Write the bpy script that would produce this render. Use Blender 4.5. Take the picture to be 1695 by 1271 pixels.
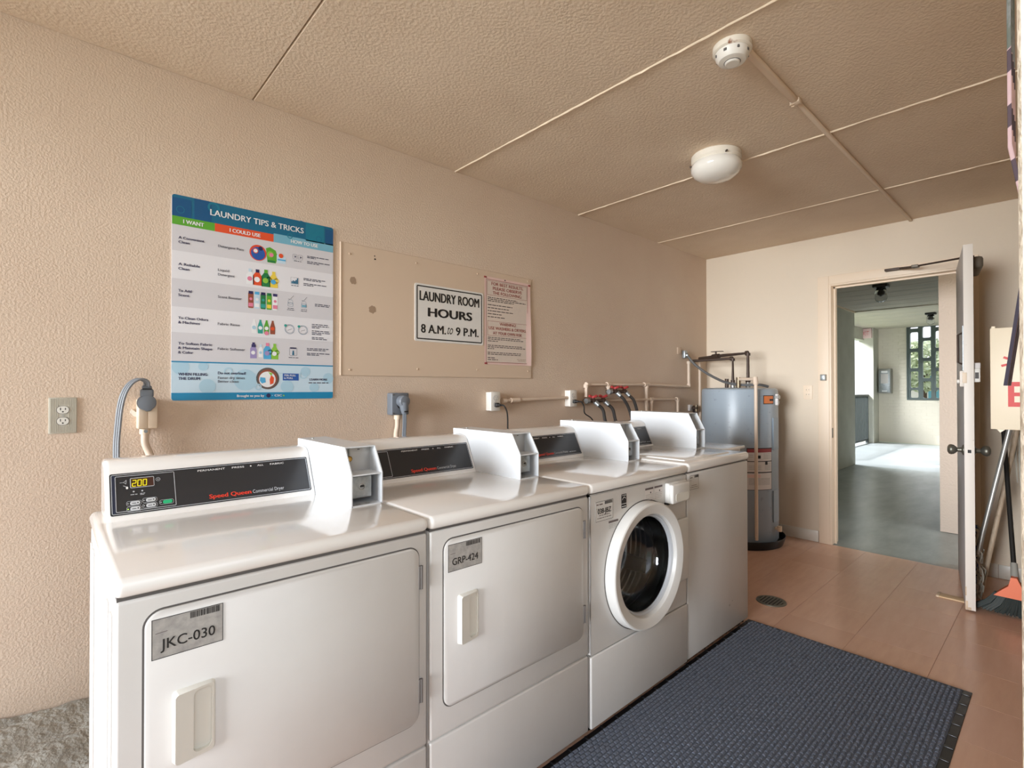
import bpy, bmesh, math, random
from mathutils import Vector, Matrix
random.seed(7)
sc = bpy.context.scene
for o in list(bpy.data.objects): bpy.data.objects.remove(o)
COL = sc.collection

# Room coordinates used below: x along the machine wall (away), y out of that wall into the room, z up (metres).
# They become Blender (x, -y, z) when meshes are built.
def WP(p): return Vector((p[0], -p[1], p[2]))

# ------------------------------------------------------------------ camera, sky, lights, exposure
cam_d = bpy.data.cameras.new('camera'); cam = bpy.data.objects.new('camera', cam_d); COL.objects.link(cam)
cam_d.sensor_fit = 'HORIZONTAL'; cam_d.sensor_width = 36.0; cam_d.lens = 36.0*840.55/1695.0
cam_d.clip_start = 0.02; cam_d.clip_end = 200
yaw, pitch, roll = 0.8327, 0.0077, -0.0009
fw = Vector((math.cos(yaw), math.sin(yaw), 0)); rt = Vector((math.sin(yaw), -math.cos(yaw), 0)); up = Vector((0, 0, 1))
fw2 = fw*math.cos(pitch)+up*math.sin(pitch); up2 = up*math.cos(pitch)-fw*math.sin(pitch)
r3 = rt*math.cos(roll)+up2*math.sin(roll); u3 = up2*math.cos(roll)-rt*math.sin(roll)
M = Matrix((r3, u3, -fw2)).transposed().to_4x4(); M.translation = Vector((0, -2.348, 1.265))
cam.matrix_world = M
sc.camera = cam

world = bpy.data.worlds.new('world'); sc.world = world; world.use_nodes = True
wn = world.node_tree; bgn = wn.nodes['Background']
tc = wn.nodes.new('ShaderNodeTexCoord'); sep = wn.nodes.new('ShaderNodeSeparateXYZ'); rmp = wn.nodes.new('ShaderNodeValToRGB')
wn.links.new(tc.outputs['Generated'], sep.inputs[0]); wn.links.new(sep.outputs['Z'], rmp.inputs[0])
rmp.color_ramp.elements[0].color = (0.95, 0.96, 1.0, 1); rmp.color_ramp.elements[1].color = (0.62, 0.78, 1.0, 1)
wn.links.new(rmp.outputs[0], bgn.inputs[0]); bgn.inputs[1].default_value = 1.15

def area(name, loc, target, sx, sy, power, color):
    l = bpy.data.lights.new(name, 'AREA'); l.shape = 'RECTANGLE'; l.size = sx; l.size_y = sy; l.energy = power; l.color = color
    o = bpy.data.objects.new(name, l); COL.objects.link(o); o.location = WP(loc)
    d = WP(target)-WP(loc); o.rotation_euler = d.to_track_quat('-Z', 'Y').to_euler(); return o
area('daylight_entry', (-0.15, 2.62, 1.68), (0.3, 0.6, 0.9), 1.7, 0.8, 4, (0.98, 0.96, 0.95))
area('daylight_window', (-12, 1.8, 2.2), (0.6, 1.1, 1.4), 6.0, 4.5, 3600, (0.90, 0.95, 1.0))
area('daylight_hall', (11.9, -3.6, 4.4), (11.9, 0.6, 0.4), 4.2, 1.8, 1250, (0.93, 0.97, 1.0))
area('hall_side_fill', (5.3, 2.66, 1.3), (5.4, 0, 1.1), 0.9, 1.7, 12, (1.0, 0.97, 0.92))  # fill lamp added at an unseen side opening to brighten the near hall
area('daylight_screen', (17.2, 0.5, 4.2), (12.0, 0.6, 0.4), 2.4, 1.5, 420, (0.93, 0.97, 1.0))
sun_d = bpy.data.lights.new('sun', 'SUN'); sun_d.energy = 3.0; sun_d.angle = 0.02; sun_d.color = (1, 0.95, 0.88)
sun = bpy.data.objects.new('sun', sun_d); COL.objects.link(sun); sun.rotation_euler = Vector((0.25, -0.55, -0.8)).to_track_quat('-Z', 'Y').to_euler()
sc.view_settings.view_transform = 'Standard'; sc.view_settings.look = 'None'
sc.view_settings.gamma = 1.0; sc.view_settings.use_curve_mapping = False; sc.view_settings.exposure = 0.12
try:
    sc.cycles.max_bounces = 10; sc.cycles.diffuse_bounces = 6; sc.cycles.sample_clamp_indirect = 6; sc.cycles.caustics_reflective = False; sc.cycles.caustics_refractive = False
except Exception: pass

# ------------------------------------------------------------------ materials
def lin(c):
    r = []
    for v in c[:3]:
        v = v/255.0; r.append(v/12.92 if v <= 0.04045 else ((v+0.055)/1.055)**2.4)
    return (r[0], r[1], r[2], 1)
def mat(name, rgb, rough=0.5, metal=0.0, bump=None, var=None, emit=None, trans=None, coat=0.0, spec=0.5):
    """bump=(scale, strength, distance); var=(scale, rgb2, lo, hi, stretch)"""
    m = bpy.data.materials.new(name); m.use_nodes = True; nt = m.node_tree; b = nt.nodes['Principled BSDF']
    b.inputs['Base Color'].default_value = lin(rgb); b.inputs['Roughness'].default_value = rough; b.inputs['Metallic'].default_value = metal
    b.inputs['Specular IOR Level'].default_value = spec
    if coat: b.inputs['Coat Weight'].default_value = coat; b.inputs['Coat Roughness'].default_value = 0.06
    co = None
    if bump or var:
        co = nt.nodes.new('ShaderNodeNewGeometry')
    if bump:
        n = nt.nodes.new('ShaderNodeTexNoise'); n.inputs['Scale'].default_value = bump[0]; n.inputs['Detail'].default_value = 3
        bp = nt.nodes.new('ShaderNodeBump'); bp.inputs['Strength'].default_value = bump[1]; bp.inputs['Distance'].default_value = bump[2]
        nt.links.new(co.outputs['Position'], n.inputs['Vector']); nt.links.new(n.outputs['Fac'], bp.inputs['Height']); nt.links.new(bp.outputs[0], b.inputs['Normal'])
    if var:
        mp = nt.nodes.new('ShaderNodeMapping'); mp.inputs['Scale'].default_value = var[4] if len(var) > 4 else (1, 1, 1)
        n = nt.nodes.new('ShaderNodeTexNoise'); n.inputs['Scale'].default_value = var[0]; n.inputs['Detail'].default_value = 6; n.inputs['Roughness'].default_value = 0.6
        r = nt.nodes.new('ShaderNodeValToRGB'); r.color_ramp.elements[0].position = var[2]; r.color_ramp.elements[1].position = var[3]
        r.color_ramp.elements[0].color = lin(rgb); r.color_ramp.elements[1].color = lin(var[1])
        nt.links.new(co.outputs['Position'], mp.inputs[0]); nt.links.new(mp.outputs[0], n.inputs['Vector']); nt.links.new(n.outputs['Fac'], r.inputs[0]); nt.links.new(r.outputs[0], b.inputs['Base Color'])
    if emit: b.inputs['Emission Color'].default_value = lin(emit[0]); b.inputs['Emission Strength'].default_value = emit[1]
    if trans: b.inputs['Transmission Weight'].default_value = trans; b.inputs['IOR'].default_value = 1.45
    return m
m_wall = mat('wall_paint', (214, 195, 176), 0.85, bump=(140, 0.42, 0.005), var=(2.2, (209, 188, 169), 0.35, 0.75), spec=0.25)
m_wall_lit = mat('wall_paint_back_lit', (221, 206, 186), 0.8, bump=(120, 0.25, 0.004), spec=0.25)  # same paint as the left wall, lightened as if catching more light
m_ceil = mat('ceiling_paint', (227, 209, 188), 0.9, bump=(85, 0.4, 0.007), var=(1.6, (216, 196, 174), 0.35, 0.75), spec=0.2)
m_bead = mat('joint_caulk', (232, 212, 186), 0.7, bump=(60, 0.5, 0.004))
m_crack = mat('joint_crack', (98, 70, 50), 0.9)
m_jamb = mat('jamb_stucco', (236, 224, 204), 0.9, bump=(60, 0.8, 0.008))
m_tile = mat('floor_tile', (206, 166, 144), 0.24, bump=(25, 0.05, 0.002), var=(5, (214, 174, 150), 0.35, 0.7, (1, 6, 1)))
m_tile2 = mat('floor_tile_worn', (205, 165, 144), 0.25, bump=(25, 0.05, 0.002), var=(4, (212, 173, 152), 0.3, 0.7, (1, 5, 1)))
m_tile3 = mat('floor_tile_warm', (206, 165, 142), 0.24, bump=(25, 0.05, 0.002), var=(6, (202, 162, 140), 0.35, 0.7, (1, 6, 1)))
m_seam = mat('tile_seam', (172, 134, 114), 0.7)
m_basetile = mat('base_tile', (222, 218, 208), 0.3, var=(6, (206, 196, 182), 0.4, 0.8))
m_conc = mat('rough_concrete', (178, 177, 170), 0.95, bump=(35, 0.9, 0.02), var=(9, (154, 153, 147), 0.45, 0.75))
m_trimw = mat('door_frame_paint', (232, 212, 188), 0.5)
m_enamel_lit = mat('white_enamel_lit', (234, 232, 229), 0.16, coat=0.6, var=(1.3, (230, 227, 223), 0.4, 0.8))  # lit copy of the enamel: brighter tops are put into the colour
m_enamel_shade = mat('white_enamel_shaded', (205, 203, 200), 0.3, var=(2.0, (196, 192, 188), 0.4, 0.8))  # shaded copy of the same enamel, darker for fronts and sides
m_gap = mat('dark_gap', (92, 88, 86), 0.8)
m_plastic = mat('white_plastic', (216, 215, 212), 0.35)
m_cream = mat('cream_plastic', (222, 220, 212), 0.4)
m_panel = mat('control_panel_dark', (44, 45, 48), 0.25, spec=0.5)
m_panelblue = mat('control_panel_navy', (34, 42, 64), 0.3)
m_line = mat('print_silver', (190, 194, 200), 0.5)
m_white = mat('print_white', (240, 240, 240), 0.6)
m_red = mat('print_red', (226, 60, 36), 0.5)
m_black = mat('print_black', (30, 28, 28), 0.6)
m_blackplastic = mat('black_plastic', (26, 25, 25), 0.45)
m_led = mat('display_dark', (74, 56, 8), 0.3)
m_ledred = mat('display_red_window', (70, 40, 30), 0.3)
m_ledon = mat('display_digits', (220, 200, 20), 0.5, emit=((235, 215, 30), 0.9))
m_ledgreen = mat('indicator_green', (170, 220, 90), 0.5, emit=((180, 240, 90), 1.0))
m_btn = mat('button_silver', (205, 208, 212), 0.4)
m_btngreen = mat('button_green', (30, 180, 120), 0.4)
m_steel = mat('brushed_steel', (176, 174, 168), 0.42, 0.6, bump=(200, 0.05, 0.001))
m_galv = mat('galvanized_plate', (176, 180, 182), 0.42, 0.7, var=(40, (140, 146, 148), 0.3, 0.7))
m_hinge = mat('hinge_grey', (112, 108, 106), 0.5, 0.3)
m_brass = mat('brass', (190, 150, 80), 0.35, 0.9)
m_sticker = mat('asset_sticker', (176, 174, 170), 0.5, var=(60, (150, 148, 146), 0.4, 0.7))
m_stickerw = mat('asset_sticker_white', (206, 204, 200), 0.5)
m_grey = mat('grey_pvc', (108, 114, 122), 0.5)
m_greycord = mat('grey_cord', (128, 132, 138), 0.5)
m_greyflex = mat('grey_flexible_conduit', (92, 92, 92), 0.55, bump=(300, 0.3, 0.002))
m_ceilpipe = mat('raceway_paint', (222, 202, 180), 0.6)
m_galv2 = mat('closer_metal', (120, 112, 100), 0.5, 0.3)
m_beige = mat('beige_plastic', (228, 208, 184), 0.5)
m_conduit = mat('painted_conduit', (216, 196, 176), 0.55)
m_outletw = mat('white_outlet', (226, 222, 214), 0.4)
m_ribplate = mat('ribbed_outlet_plate', (190, 186, 172), 0.5)
m_iron = mat('dark_pipe', (74, 60, 52), 0.5, 0.4)
m_valve = mat('valve_metal', (130, 116, 96), 0.4, 0.8)
m_redh = mat('red_handle', (176, 62, 62), 0.45)
m_hose = mat('black_hose', (48, 44, 42), 0.5)
m_tank = mat('tank_enamel', (150, 162, 172), 0.32, var=(26, (132, 142, 152), 0.62, 0.72))
m_tankplate = mat('tank_cover', (150, 164, 176), 0.35)
m_orange = mat('label_orange', (214, 120, 62), 0.5)
m_labelw = mat('label_white', (214, 208, 204), 0.5)
m_bglass = mat('opal_glass', (232, 228, 220), 0.12, coat=0.5)
m_rust = mat('enamel_rusty', (226, 218, 204), 0.5, var=(24, (140, 84, 50), 0.66, 0.76))
m_pan = mat('black_pan', (22, 22, 22), 0.35)
m_carpet = mat('mat_carpet', (94, 102, 118), 0.95, bump=(400, 0.8, 0.004), var=(260, (126, 132, 144), 0.45, 0.75))
m_carpetb = mat('mat_base', (76, 82, 94), 0.95)
m_rubber = mat('mat_rubber', (26, 26, 28), 0.3)
m_glass = mat('door_glass', (235, 238, 240), 0.03, trans=1.0)
m_drum = mat('drum_steel', (170, 168, 165), 0.28, 0.8)
m_gasket = mat('gasket', (70, 70, 72), 0.5)
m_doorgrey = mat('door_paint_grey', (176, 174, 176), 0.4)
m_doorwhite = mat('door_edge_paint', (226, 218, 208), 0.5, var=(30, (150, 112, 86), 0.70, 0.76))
m_bronze = mat('knob_bronze', (112, 110, 100), 0.4, 0.7)
m_hallwall = mat('hall_wall_paint', (206, 204, 192), 0.85, bump=(50, 0.4, 0.008), var=(3, (194, 192, 180), 0.35, 0.7))
m_hallpink = mat('hall_stucco', (204, 188, 174), 0.9, bump=(60, 0.6, 0.008))
m_hallceil = mat('hall_ceiling_paint', (212, 200, 184), 0.8, bump=(30, 0.5, 0.008), var=(5, (186, 180, 168), 0.4, 0.7, (5, 0.6, 1)))
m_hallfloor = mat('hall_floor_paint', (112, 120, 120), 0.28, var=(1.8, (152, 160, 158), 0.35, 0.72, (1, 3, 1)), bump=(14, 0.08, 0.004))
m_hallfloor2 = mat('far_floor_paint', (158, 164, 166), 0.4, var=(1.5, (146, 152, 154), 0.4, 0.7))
m_darkmetal = mat('dark_railing', (64, 70, 70), 0.5)
m_screen = mat('screen_block_paint', (92, 102, 100), 0.8)
m_cabinet = mat('grey_cabinet', (150, 148, 140), 0.4)
m_leaf = mat('leaves', (186, 196, 160), 0.8, var=(3, (216, 222, 192), 0.4, 0.7))
m_bark = mat('bark', (90, 74, 60), 0.9)
m_ground = mat('ground', (150, 150, 140), 0.9, var=(0.3, (110, 128, 84), 0.45, 0.6))
m_teal = mat('teal_wall', (90, 150, 160), 0.7)
m_exitred = mat('exit_letters', (214, 120, 118), 0.5)
m_exitface = mat('exit_face', (232, 200, 200), 0.5)  # plain pale pink colour of the sign face
m_blackpole = mat('black_pole', (34, 32, 30), 0.4)
m_wood = mat('pale_wood', (214, 192, 166), 0.55, var=(12, (176, 150, 120), 0.4, 0.7, (6, 6, 1)))
m_blue = mat('blue_cotton', (48, 66, 116), 0.95)
m_cotton = mat('grey_cotton', (182, 176, 162), 0.95)
m_orangep = mat('orange_plastic', (232, 122, 84), 0.45)
m_bristle = mat('black_bristle', (58, 64, 62), 0.6)
m_tape = mat('yellowed_tape', (206, 176, 136), 0.5)
m_board = mat('painted_board', (211, 189, 167), 0.6)
m_boardedge = mat('painted_board_edge', (196, 168, 142), 0.7)
m_screw = mat('painted_screw', (200, 174, 150), 0.5)
m_scuff = mat('paint_missing', (158, 134, 112), 0.9)
# poster colours
PC = {k: mat('poster_'+k, v, 0.35) for k, v in dict(teal=(18, 104, 140), teal2=(20, 122, 150), deep=(14, 84, 134), green=(92, 168, 52), orange=(226, 84, 46), sky=(120, 180, 204), rowa=(212, 211, 217),
    rowb=(228, 228, 234), navy=(36, 36, 84), text=(74, 74, 92), foot=(16, 134, 182), pale=(196, 220, 236), pale2=(172, 208, 228), red=(222, 76, 50), lime=(140, 196, 70), yellow=(236, 208, 80),
    pink=(226, 130, 160), lilac=(158, 146, 196), aqua=(50, 160, 150), white=(236, 238, 242), brown=(150, 80, 60), dgreen=(30, 120, 70), purple=(58, 52, 104), blue=(40, 90, 170), lblue=(80, 170, 220), drum=(96, 88, 86)).items()}
m_notice = mat('notice_paper', (226, 196, 188), 0.6)
m_noticein = mat('notice_inner', (214, 200, 188), 0.6)
m_maroon = mat('notice_maroon', (150, 60, 62), 0.6)
m_ink = mat('notice_ink', (96, 84, 84), 0.6)
m_signw = mat('sign_white', (222, 220, 216), 0.35)
m_signcream = mat('hanging_board_cream', (236, 222, 196), 0.45)
m_signred = mat('sign_red', (206, 54, 48), 0.5)
# striped cloth
m_cloth = bpy.data.materials.new('striped_cloth'); m_cloth.use_nodes = True
nt = m_cloth.node_tree; b = nt.nodes['Principled BSDF']; b.inputs['Roughness'].default_value = 0.9
g = nt.nodes.new('ShaderNodeNewGeometry'); s = nt.nodes.new('ShaderNodeSeparateXYZ'); nt.links.new(g.outputs['Position'], s.inputs[0])
ml = nt.nodes.new('ShaderNodeMath'); ml.operation = 'MULTIPLY'; ml.inputs[1].default_value = 11.0; nt.links.new(s.outputs['Z'], ml.inputs[0])
fr = nt.nodes.new('ShaderNodeMath'); fr.operation = 'FRACT'; nt.links.new(ml.outputs[0], fr.inputs[0])
cr = nt.nodes.new('ShaderNodeValToRGB'); cr.color_ramp.interpolation = 'CONSTANT'; e = cr.color_ramp.elements
e[0].color = lin((226, 196, 200)); e[1].position = 0.6; e[1].color = lin((98, 84, 94))
nt.links.new(fr.outputs[0], cr.inputs[0]); nt.links.new(cr.outputs[0], b.inputs['Base Color'])
m_cloth2 = mat('cloth_grey_check', (170, 172, 176), 0.9, var=(30, (120, 128, 120), 0.4, 0.6))
m_cloth3 = mat('cloth_dark_stripe', (70, 66, 82), 0.9)
m_cloth4 = mat('cloth_pink_stripe', (196, 170, 176), 0.9)
# painted brick relief for the far wall
m_brick = mat('painted_brick_far', (222, 214, 198), 0.85)
nt = m_brick.node_tree; b = nt.nodes['Principled BSDF']; g = nt.nodes.new('ShaderNodeNewGeometry'); s = nt.nodes.new('ShaderNodeSeparateXYZ'); c = nt.nodes.new('ShaderNodeCombineXYZ')
nt.links.new(g.outputs['Position'], s.inputs[0]); nt.links.new(s.outputs['Y'], c.inputs[0]); nt.links.new(s.outputs['Z'], c.inputs[1])
br = nt.nodes.new('ShaderNodeTexBrick'); br.inputs['Scale'].default_value = 1.0; br.inputs['Brick Width'].default_value = 0.2; br.inputs['Row Height'].default_value = 0.07; br.inputs['Mortar Size'].default_value = 0.006
br.inputs['Color1'].default_value = (1, 1, 1, 1); br.inputs['Color2'].default_value = (0.9, 0.9, 0.9, 1); br.inputs['Mortar'].default_value = (0, 0, 0, 1)
bu = nt.nodes.new('ShaderNodeBump'); bu.inputs['Strength'].default_value = 0.6; bu.inputs['Distance'].default_value = 0.01
nt.links.new(c.outputs[0], br.inputs['Vector']); nt.links.new(br.outputs['Color'], bu.inputs['Height']); nt.links.new(bu.outputs[0], b.inputs['Normal'])

# ------------------------------------------------------------------ mesh builder
ORIG = {}
class Frame:
    def __init__(s, O, R, U): s.O = Vector(O); s.R = Vector(R).normalized(); s.U = Vector(U).normalized(); n = s.U.cross(s.R); s.N = n.normalized()
    def p(s, a, b, n=0): return s.O+s.R*a+s.U*b+s.N*n
WALL = Frame((0, 0, 0), (1, 0, 0), (0, 0, 1))     # N = +y (into the room, in room coordinates)
GLY = {}
def glyph(s_, off=0.0, shear=0.0):
    k = (s_, off, shear)
    if k in GLY: return GLY[k]
    c = bpy.data.curves.new('t', 'FONT'); c.body = s_; c.size = 1; c.offset = off; c.shear = shear; c.resolution_u = 3; c.align_x = 'LEFT'
    o = bpy.data.objects.new('t', c); me = bpy.data.meshes.new_from_object(o)
    vs = [(v.co.x, v.co.y) for v in me.vertices]; fs = [tuple(p.vertices) for p in me.polygons]
    bpy.data.objects.remove(o); bpy.data.curves.remove(c); bpy.data.meshes.remove(me)
    x0 = min(v[0] for v in vs) if vs else 0; x1 = max(v[0] for v in vs) if vs else 1
    GLY[k] = (vs, fs, x0, x1); return GLY[k]
_cap = None
class MB:
    def __init__(s): s.v = []; s.f = []; s.m = []; s.mats = []
    def mi(s, m):
        if m not in s.mats: s.mats.append(m)
        return s.mats.index(m)
    def add(s, vs, fs, m):
        b0 = len(s.v); s.v += [Vector(v) for v in vs]; k = s.mi(m)
        for f in fs: s.f.append([b0+i for i in f]); s.m.append(k)
    def box(s, a, b, m, bev=0, seg=2, only=None):
        a = Vector(a); b = Vector(b)
        for i in range(3):
            if a[i] > b[i]: a[i], b[i] = b[i], a[i]
        bm = bmesh.new(); bmesh.ops.create_cube(bm, size=1)
        for v in bm.verts: v.co = Vector([(a[i]+b[i])/2+v.co[i]*(b[i]-a[i]) for i in range(3)])
        if bev:
            es = bm.edges[:]
            if only is not None:
                es = [e for e in es if abs((e.verts[0].co-e.verts[1].co)['xyz'.index(only)]) > 1e-6]
            bmesh.ops.bevel(bm, geom=es, offset=min(bev, min(b-a)*0.49), segments=seg, affect='EDGES', profile=0.5, clamp_overlap=True)
        s.addbm(bm, m)
    def addbm(s, bm, m):
        bm.verts.ensure_lookup_table(); bm.verts.index_update()
        s.add([v.co.copy() for v in bm.verts], [[v.index for v in f.verts] for f in bm.faces], m); bm.free()
    def tube(s, pts, r, m, n=10, smooth=0, flat=1.0, flatdir=None, cap=True):
        pts = [Vector(p) for p in pts]
        if smooth:
            P = [pts[0]*2-pts[1]]+pts+[pts[-1]*2-pts[-2]]; out = []
            for i in range(1, len(P)-2):
                for k in range(smooth):
                    t = k/smooth; a, b, c, d = P[i-1], P[i], P[i+1], P[i+2]
                    out.append(0.5*((2*b)+(c-a)*t+(2*a-5*b+4*c-d)*t*t+(3*b-3*c+d-a)*t**3))
            out.append(pts[-1]); pts = out
        rr = r if isinstance(r, (list, tuple)) else None
        vs = []; fs = []; prev = None
        for i, p in enumerate(pts):
            t = (pts[min(i+1, len(pts)-1)]-pts[max(i-1, 0)]).normalized()
            if prev is None:
                a = Vector(flatdir) if flatdir else (Vector((0, 0, 1)) if abs(t.z) < 0.9 else Vector((1, 0, 0)))
            else: a = prev
            x = (a-t*a.dot(t)).normalized(); y = t.cross(x); prev = x
            R = rr[min(len(rr)-1, int(round(i*(len(rr)-1)/max(1, len(pts)-1))))] if rr else r
            for k in range(n):
                an = 2*math.pi*k/n; vs.append(p+x*math.cos(an)*R+y*math.sin(an)*R*flat)
        for i in range(len(pts)-1):
            for k in range(n): fs.append([i*n+k, i*n+(k+1) % n, (i+1)*n+(k+1) % n, (i+1)*n+k])
        if cap: fs.append(list(range(n))[::-1]); fs.append([(len(pts)-1)*n+k for k in range(n)])
        s.add(vs, fs, m)
    def cyl(s, a, b, r, m, n=24, r2=None):
        s.tube([a, b], [r, r2 if r2 is not None else r], m, n)
    def lathe(s, O, ax, prof, m, n=48, closed=False, start=0.0, end=2*math.pi):
        """prof: list of (radius, distance along ax)"""
        O = Vector(O); ax = Vector(ax).normalized(); x = Vector((1, 0, 0)) if abs(ax.x) < 0.9 else Vector((0, 0, 1)); x = (x-ax*x.dot(ax)).normalized(); y = ax.cross(x)
        vs = []; fs = []; full = abs(end-start-2*math.pi) < 1e-6; nn = n if full else n+1
        for (r, h) in prof:
            for k in range(nn):
                an = start+(end-start)*k/n; vs.append(O+ax*h+x*math.cos(an)*r+y*math.sin(an)*r)
        L = len(prof); rng = range(L if closed else L-1)
        for i in rng:
            j = (i+1) % L
            for k in range(n):
                k2 = (k+1) % nn; fs.append([i*nn+k, i*nn+k2, j*nn+k2, j*nn+k])
        s.add(vs, fs, m)
    def prism(s, poly, fr, d0, d1, m):
        """polygon (a,b) in a frame, extruded along the frame normal from d0 to d1"""
        n = len(poly); vs = [fr.p(a, b, d0) for a, b in poly]+[fr.p(a, b, d1) for a, b in poly]
        fs = [list(range(n))[::-1], [n+i for i in range(n)]]+[[i, (i+1) % n, n+(i+1) % n, n+i] for i in range(n)]
        s.add(vs, fs, m)
    def poly(s, pts, fr, n, m): s.add([fr.p(a, b, n) for a, b in pts], [list(range(len(pts)))], m)
    def rect(s, fr, x0, y0, x1, y1, n, m): s.poly([(x0, y0), (x1, y0), (x1, y1), (x0, y1)], fr, n, m)
    def frame(s, fr, x0, y0, x1, y1, w, n, m):
        s.rect(fr, x0, y0, x1, y0+w, n, m); s.rect(fr, x0, y1-w, x1, y1, n, m); s.rect(fr, x0, y0+w, x0+w, y1-w, n, m); s.rect(fr, x1-w, y0+w, x1, y1-w, n, m)
    def rring(s, fr, x0, y0, x1, y1, r, w, n, m):
        a = rrect(x0, y0, x1, y1, r); b_ = rrect(x0+w, y0+w, x1-w, y1-w, max(r-w, 0.0005)); k = len(a)
        s.add([fr.p(p[0], p[1], n) for p in a+b_], [[i, (i+1) % k, k+(i+1) % k, k+i] for i in range(k)], m)
    def disc(s, fr, cx, cy, r, n, m, seg=20, ry=None):
        ry = ry or r; s.poly([(cx+r*math.cos(2*math.pi*i/seg), cy+ry*math.sin(2*math.pi*i/seg)) for i in range(seg)], fr, n, m)
    def ring(s, fr, cx, cy, r, w, n, m, seg=24):
        vs = []; 
        for rr in (r, r-w): vs += [fr.p(cx+rr*math.cos(2*math.pi*i/seg), cy+rr*math.sin(2*math.pi*i/seg), n) for i in range(seg)]
        s.add(vs, [[i, (i+1) % seg, seg+(i+1) % seg, seg+i] for i in range(seg)], m)
    def line(s, fr, x0, y0, x1, y1, w, n, m):
        d = Vector((x1-x0, y1-y0)); d.normalize(); q = Vector((-d.y, d.x))*w/2
        s.poly([(x0+q.x, y0+q.y), (x1+q.x, y1+q.y), (x1-q.x, y1-q.y), (x0-q.x, y0-q.y)], fr, n, m)
    def text(s, fr, t, x, y, h, n, m, w=None, al='l', bold=0.0, shear=0.0):
        """h = cap height, w = stretch to this width"""
        global _cap
        if _cap is None: vv = glyph('H')[0]; _cap = max(v[1] for v in vv)
        vs, fs, x0, x1 = glyph(t, 0.0, shear); k = h/_cap; kx = k if w is None else w/(x1-x0); W = (x1-x0)*kx
        ox = x-{'l': 0, 'c': W/2, 'r': W}[al]
        for q, (dx, dy) in enumerate(((0, 0),) if bold <= 0 else ((-1, 0.5), (1, 0.5), (-0.5, -0.5), (0.5, -0.5))):     # struck several times, slightly shifted, for a heavier letter
            s.add([fr.p(ox+(vx-x0)*kx+dx*bold*k, y+vy*k+dy*bold*k*0.5, n+(0.00012*q if n >= 0 else -0.00012*q)) for vx, vy in vs], fs, m)
        return W
    def greek(s, fr, x, y, w, h, n, m, words=None):
        """lines of print too small to read in the photograph: a row of word-length dashes"""
        cx = x
        while cx < x+w-h*0.5:
            L = min(random.uniform(1.6, 5)*h, x+w-cx); s.rect(fr, cx, y, cx+L, y+h*0.7, n, m); cx += L+h*0.7
    def build(s, name, parent=None, sharp=32, recalc=True, flat=False):
        me = bpy.data.meshes.new(name); off = ORIG[parent.name] if parent is not None else Vector((0, 0, 0))
        loc = off
        if parent is None:
            lo = Vector([min(v[i] for v in s.v) for i in range(3)]); hi = Vector([max(v[i] for v in s.v) for i in range(3)]); loc = Vector(((lo.x+hi.x)/2, (lo.y+hi.y)/2, lo.z))
        me.from_pydata([WP(v-loc) for v in s.v], [], [f[::-1] for f in s.f])
        for m in s.mats: me.materials.append(m)
        me.polygons.foreach_set('material_index', s.m)
        me.update()
        if recalc:
            bm = bmesh.new(); bm.from_mesh(me); bmesh.ops.recalc_face_normals(bm, faces=bm.faces); bm.to_mesh(me); bm.free()
        if not flat:
            me.polygons.foreach_set('use_smooth', [True]*len(me.polygons)); me.set_sharp_from_angle(angle=math.radians(sharp))
        o = bpy.data.objects.new(name, me); COL.objects.link(o)
        if parent is None: o.location = WP(loc); ORIG[o.name] = loc
        else:
            o.parent = parent; ORIG[o.name] = loc
            if name in ('lettering', 'printed_pictures', 'printed_background', 'panel_print', 'panel_marks', 'red_print', 'care_labels', 'energy_mark', 'warning_label', 'rating_label', 'vents', 'slots', 'digits'): o['kind'] = 'stuff'
        return o
def rrect(x0, y0, x1, y1, r, seg=6):
    pts = []
    for cx, cy, a0 in ((x1-r, y1-r, 0), (x0+r, y1-r, 90), (x0+r, y0+r, 180), (x1-r, y0+r, 270)):
        for i in range(seg+1):
            a = math.radians(a0+90*i/seg); pts.append((cx+r*math.cos(a), cy+r*math.sin(a)))
    return pts
def thing(name, label, cat, loc, group=None):
    o = bpy.data.objects.new(name, None); COL.objects.link(o); o.location = WP(loc); o.empty_display_size = 0.1
    ORIG[o.name] = Vector(loc); o['label'] = label; o['category'] = cat
    if group: o['group'] = group
    return o
def tag(o, label, cat, group=None):
    o['label'] = label; o['category'] = cat
    if group: o['group'] = group
    return o
def struct(o, label=None):
    o['kind'] = 'structure'
    if label: o['label'] = label
    return o
def part(name, parent, fn, **kw):
    mb = MB(); fn(mb); return mb.build(name, parent, **kw)
def boxpart(name, parent, a, b, m, bev=0, seg=2, **kw):
    mb = MB(); mb.box(a, b, m, bev, seg); return mb.build(name, parent, **kw)

L = 4.664; H = 2.496; F = 1.176; RW = 2.312
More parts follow.
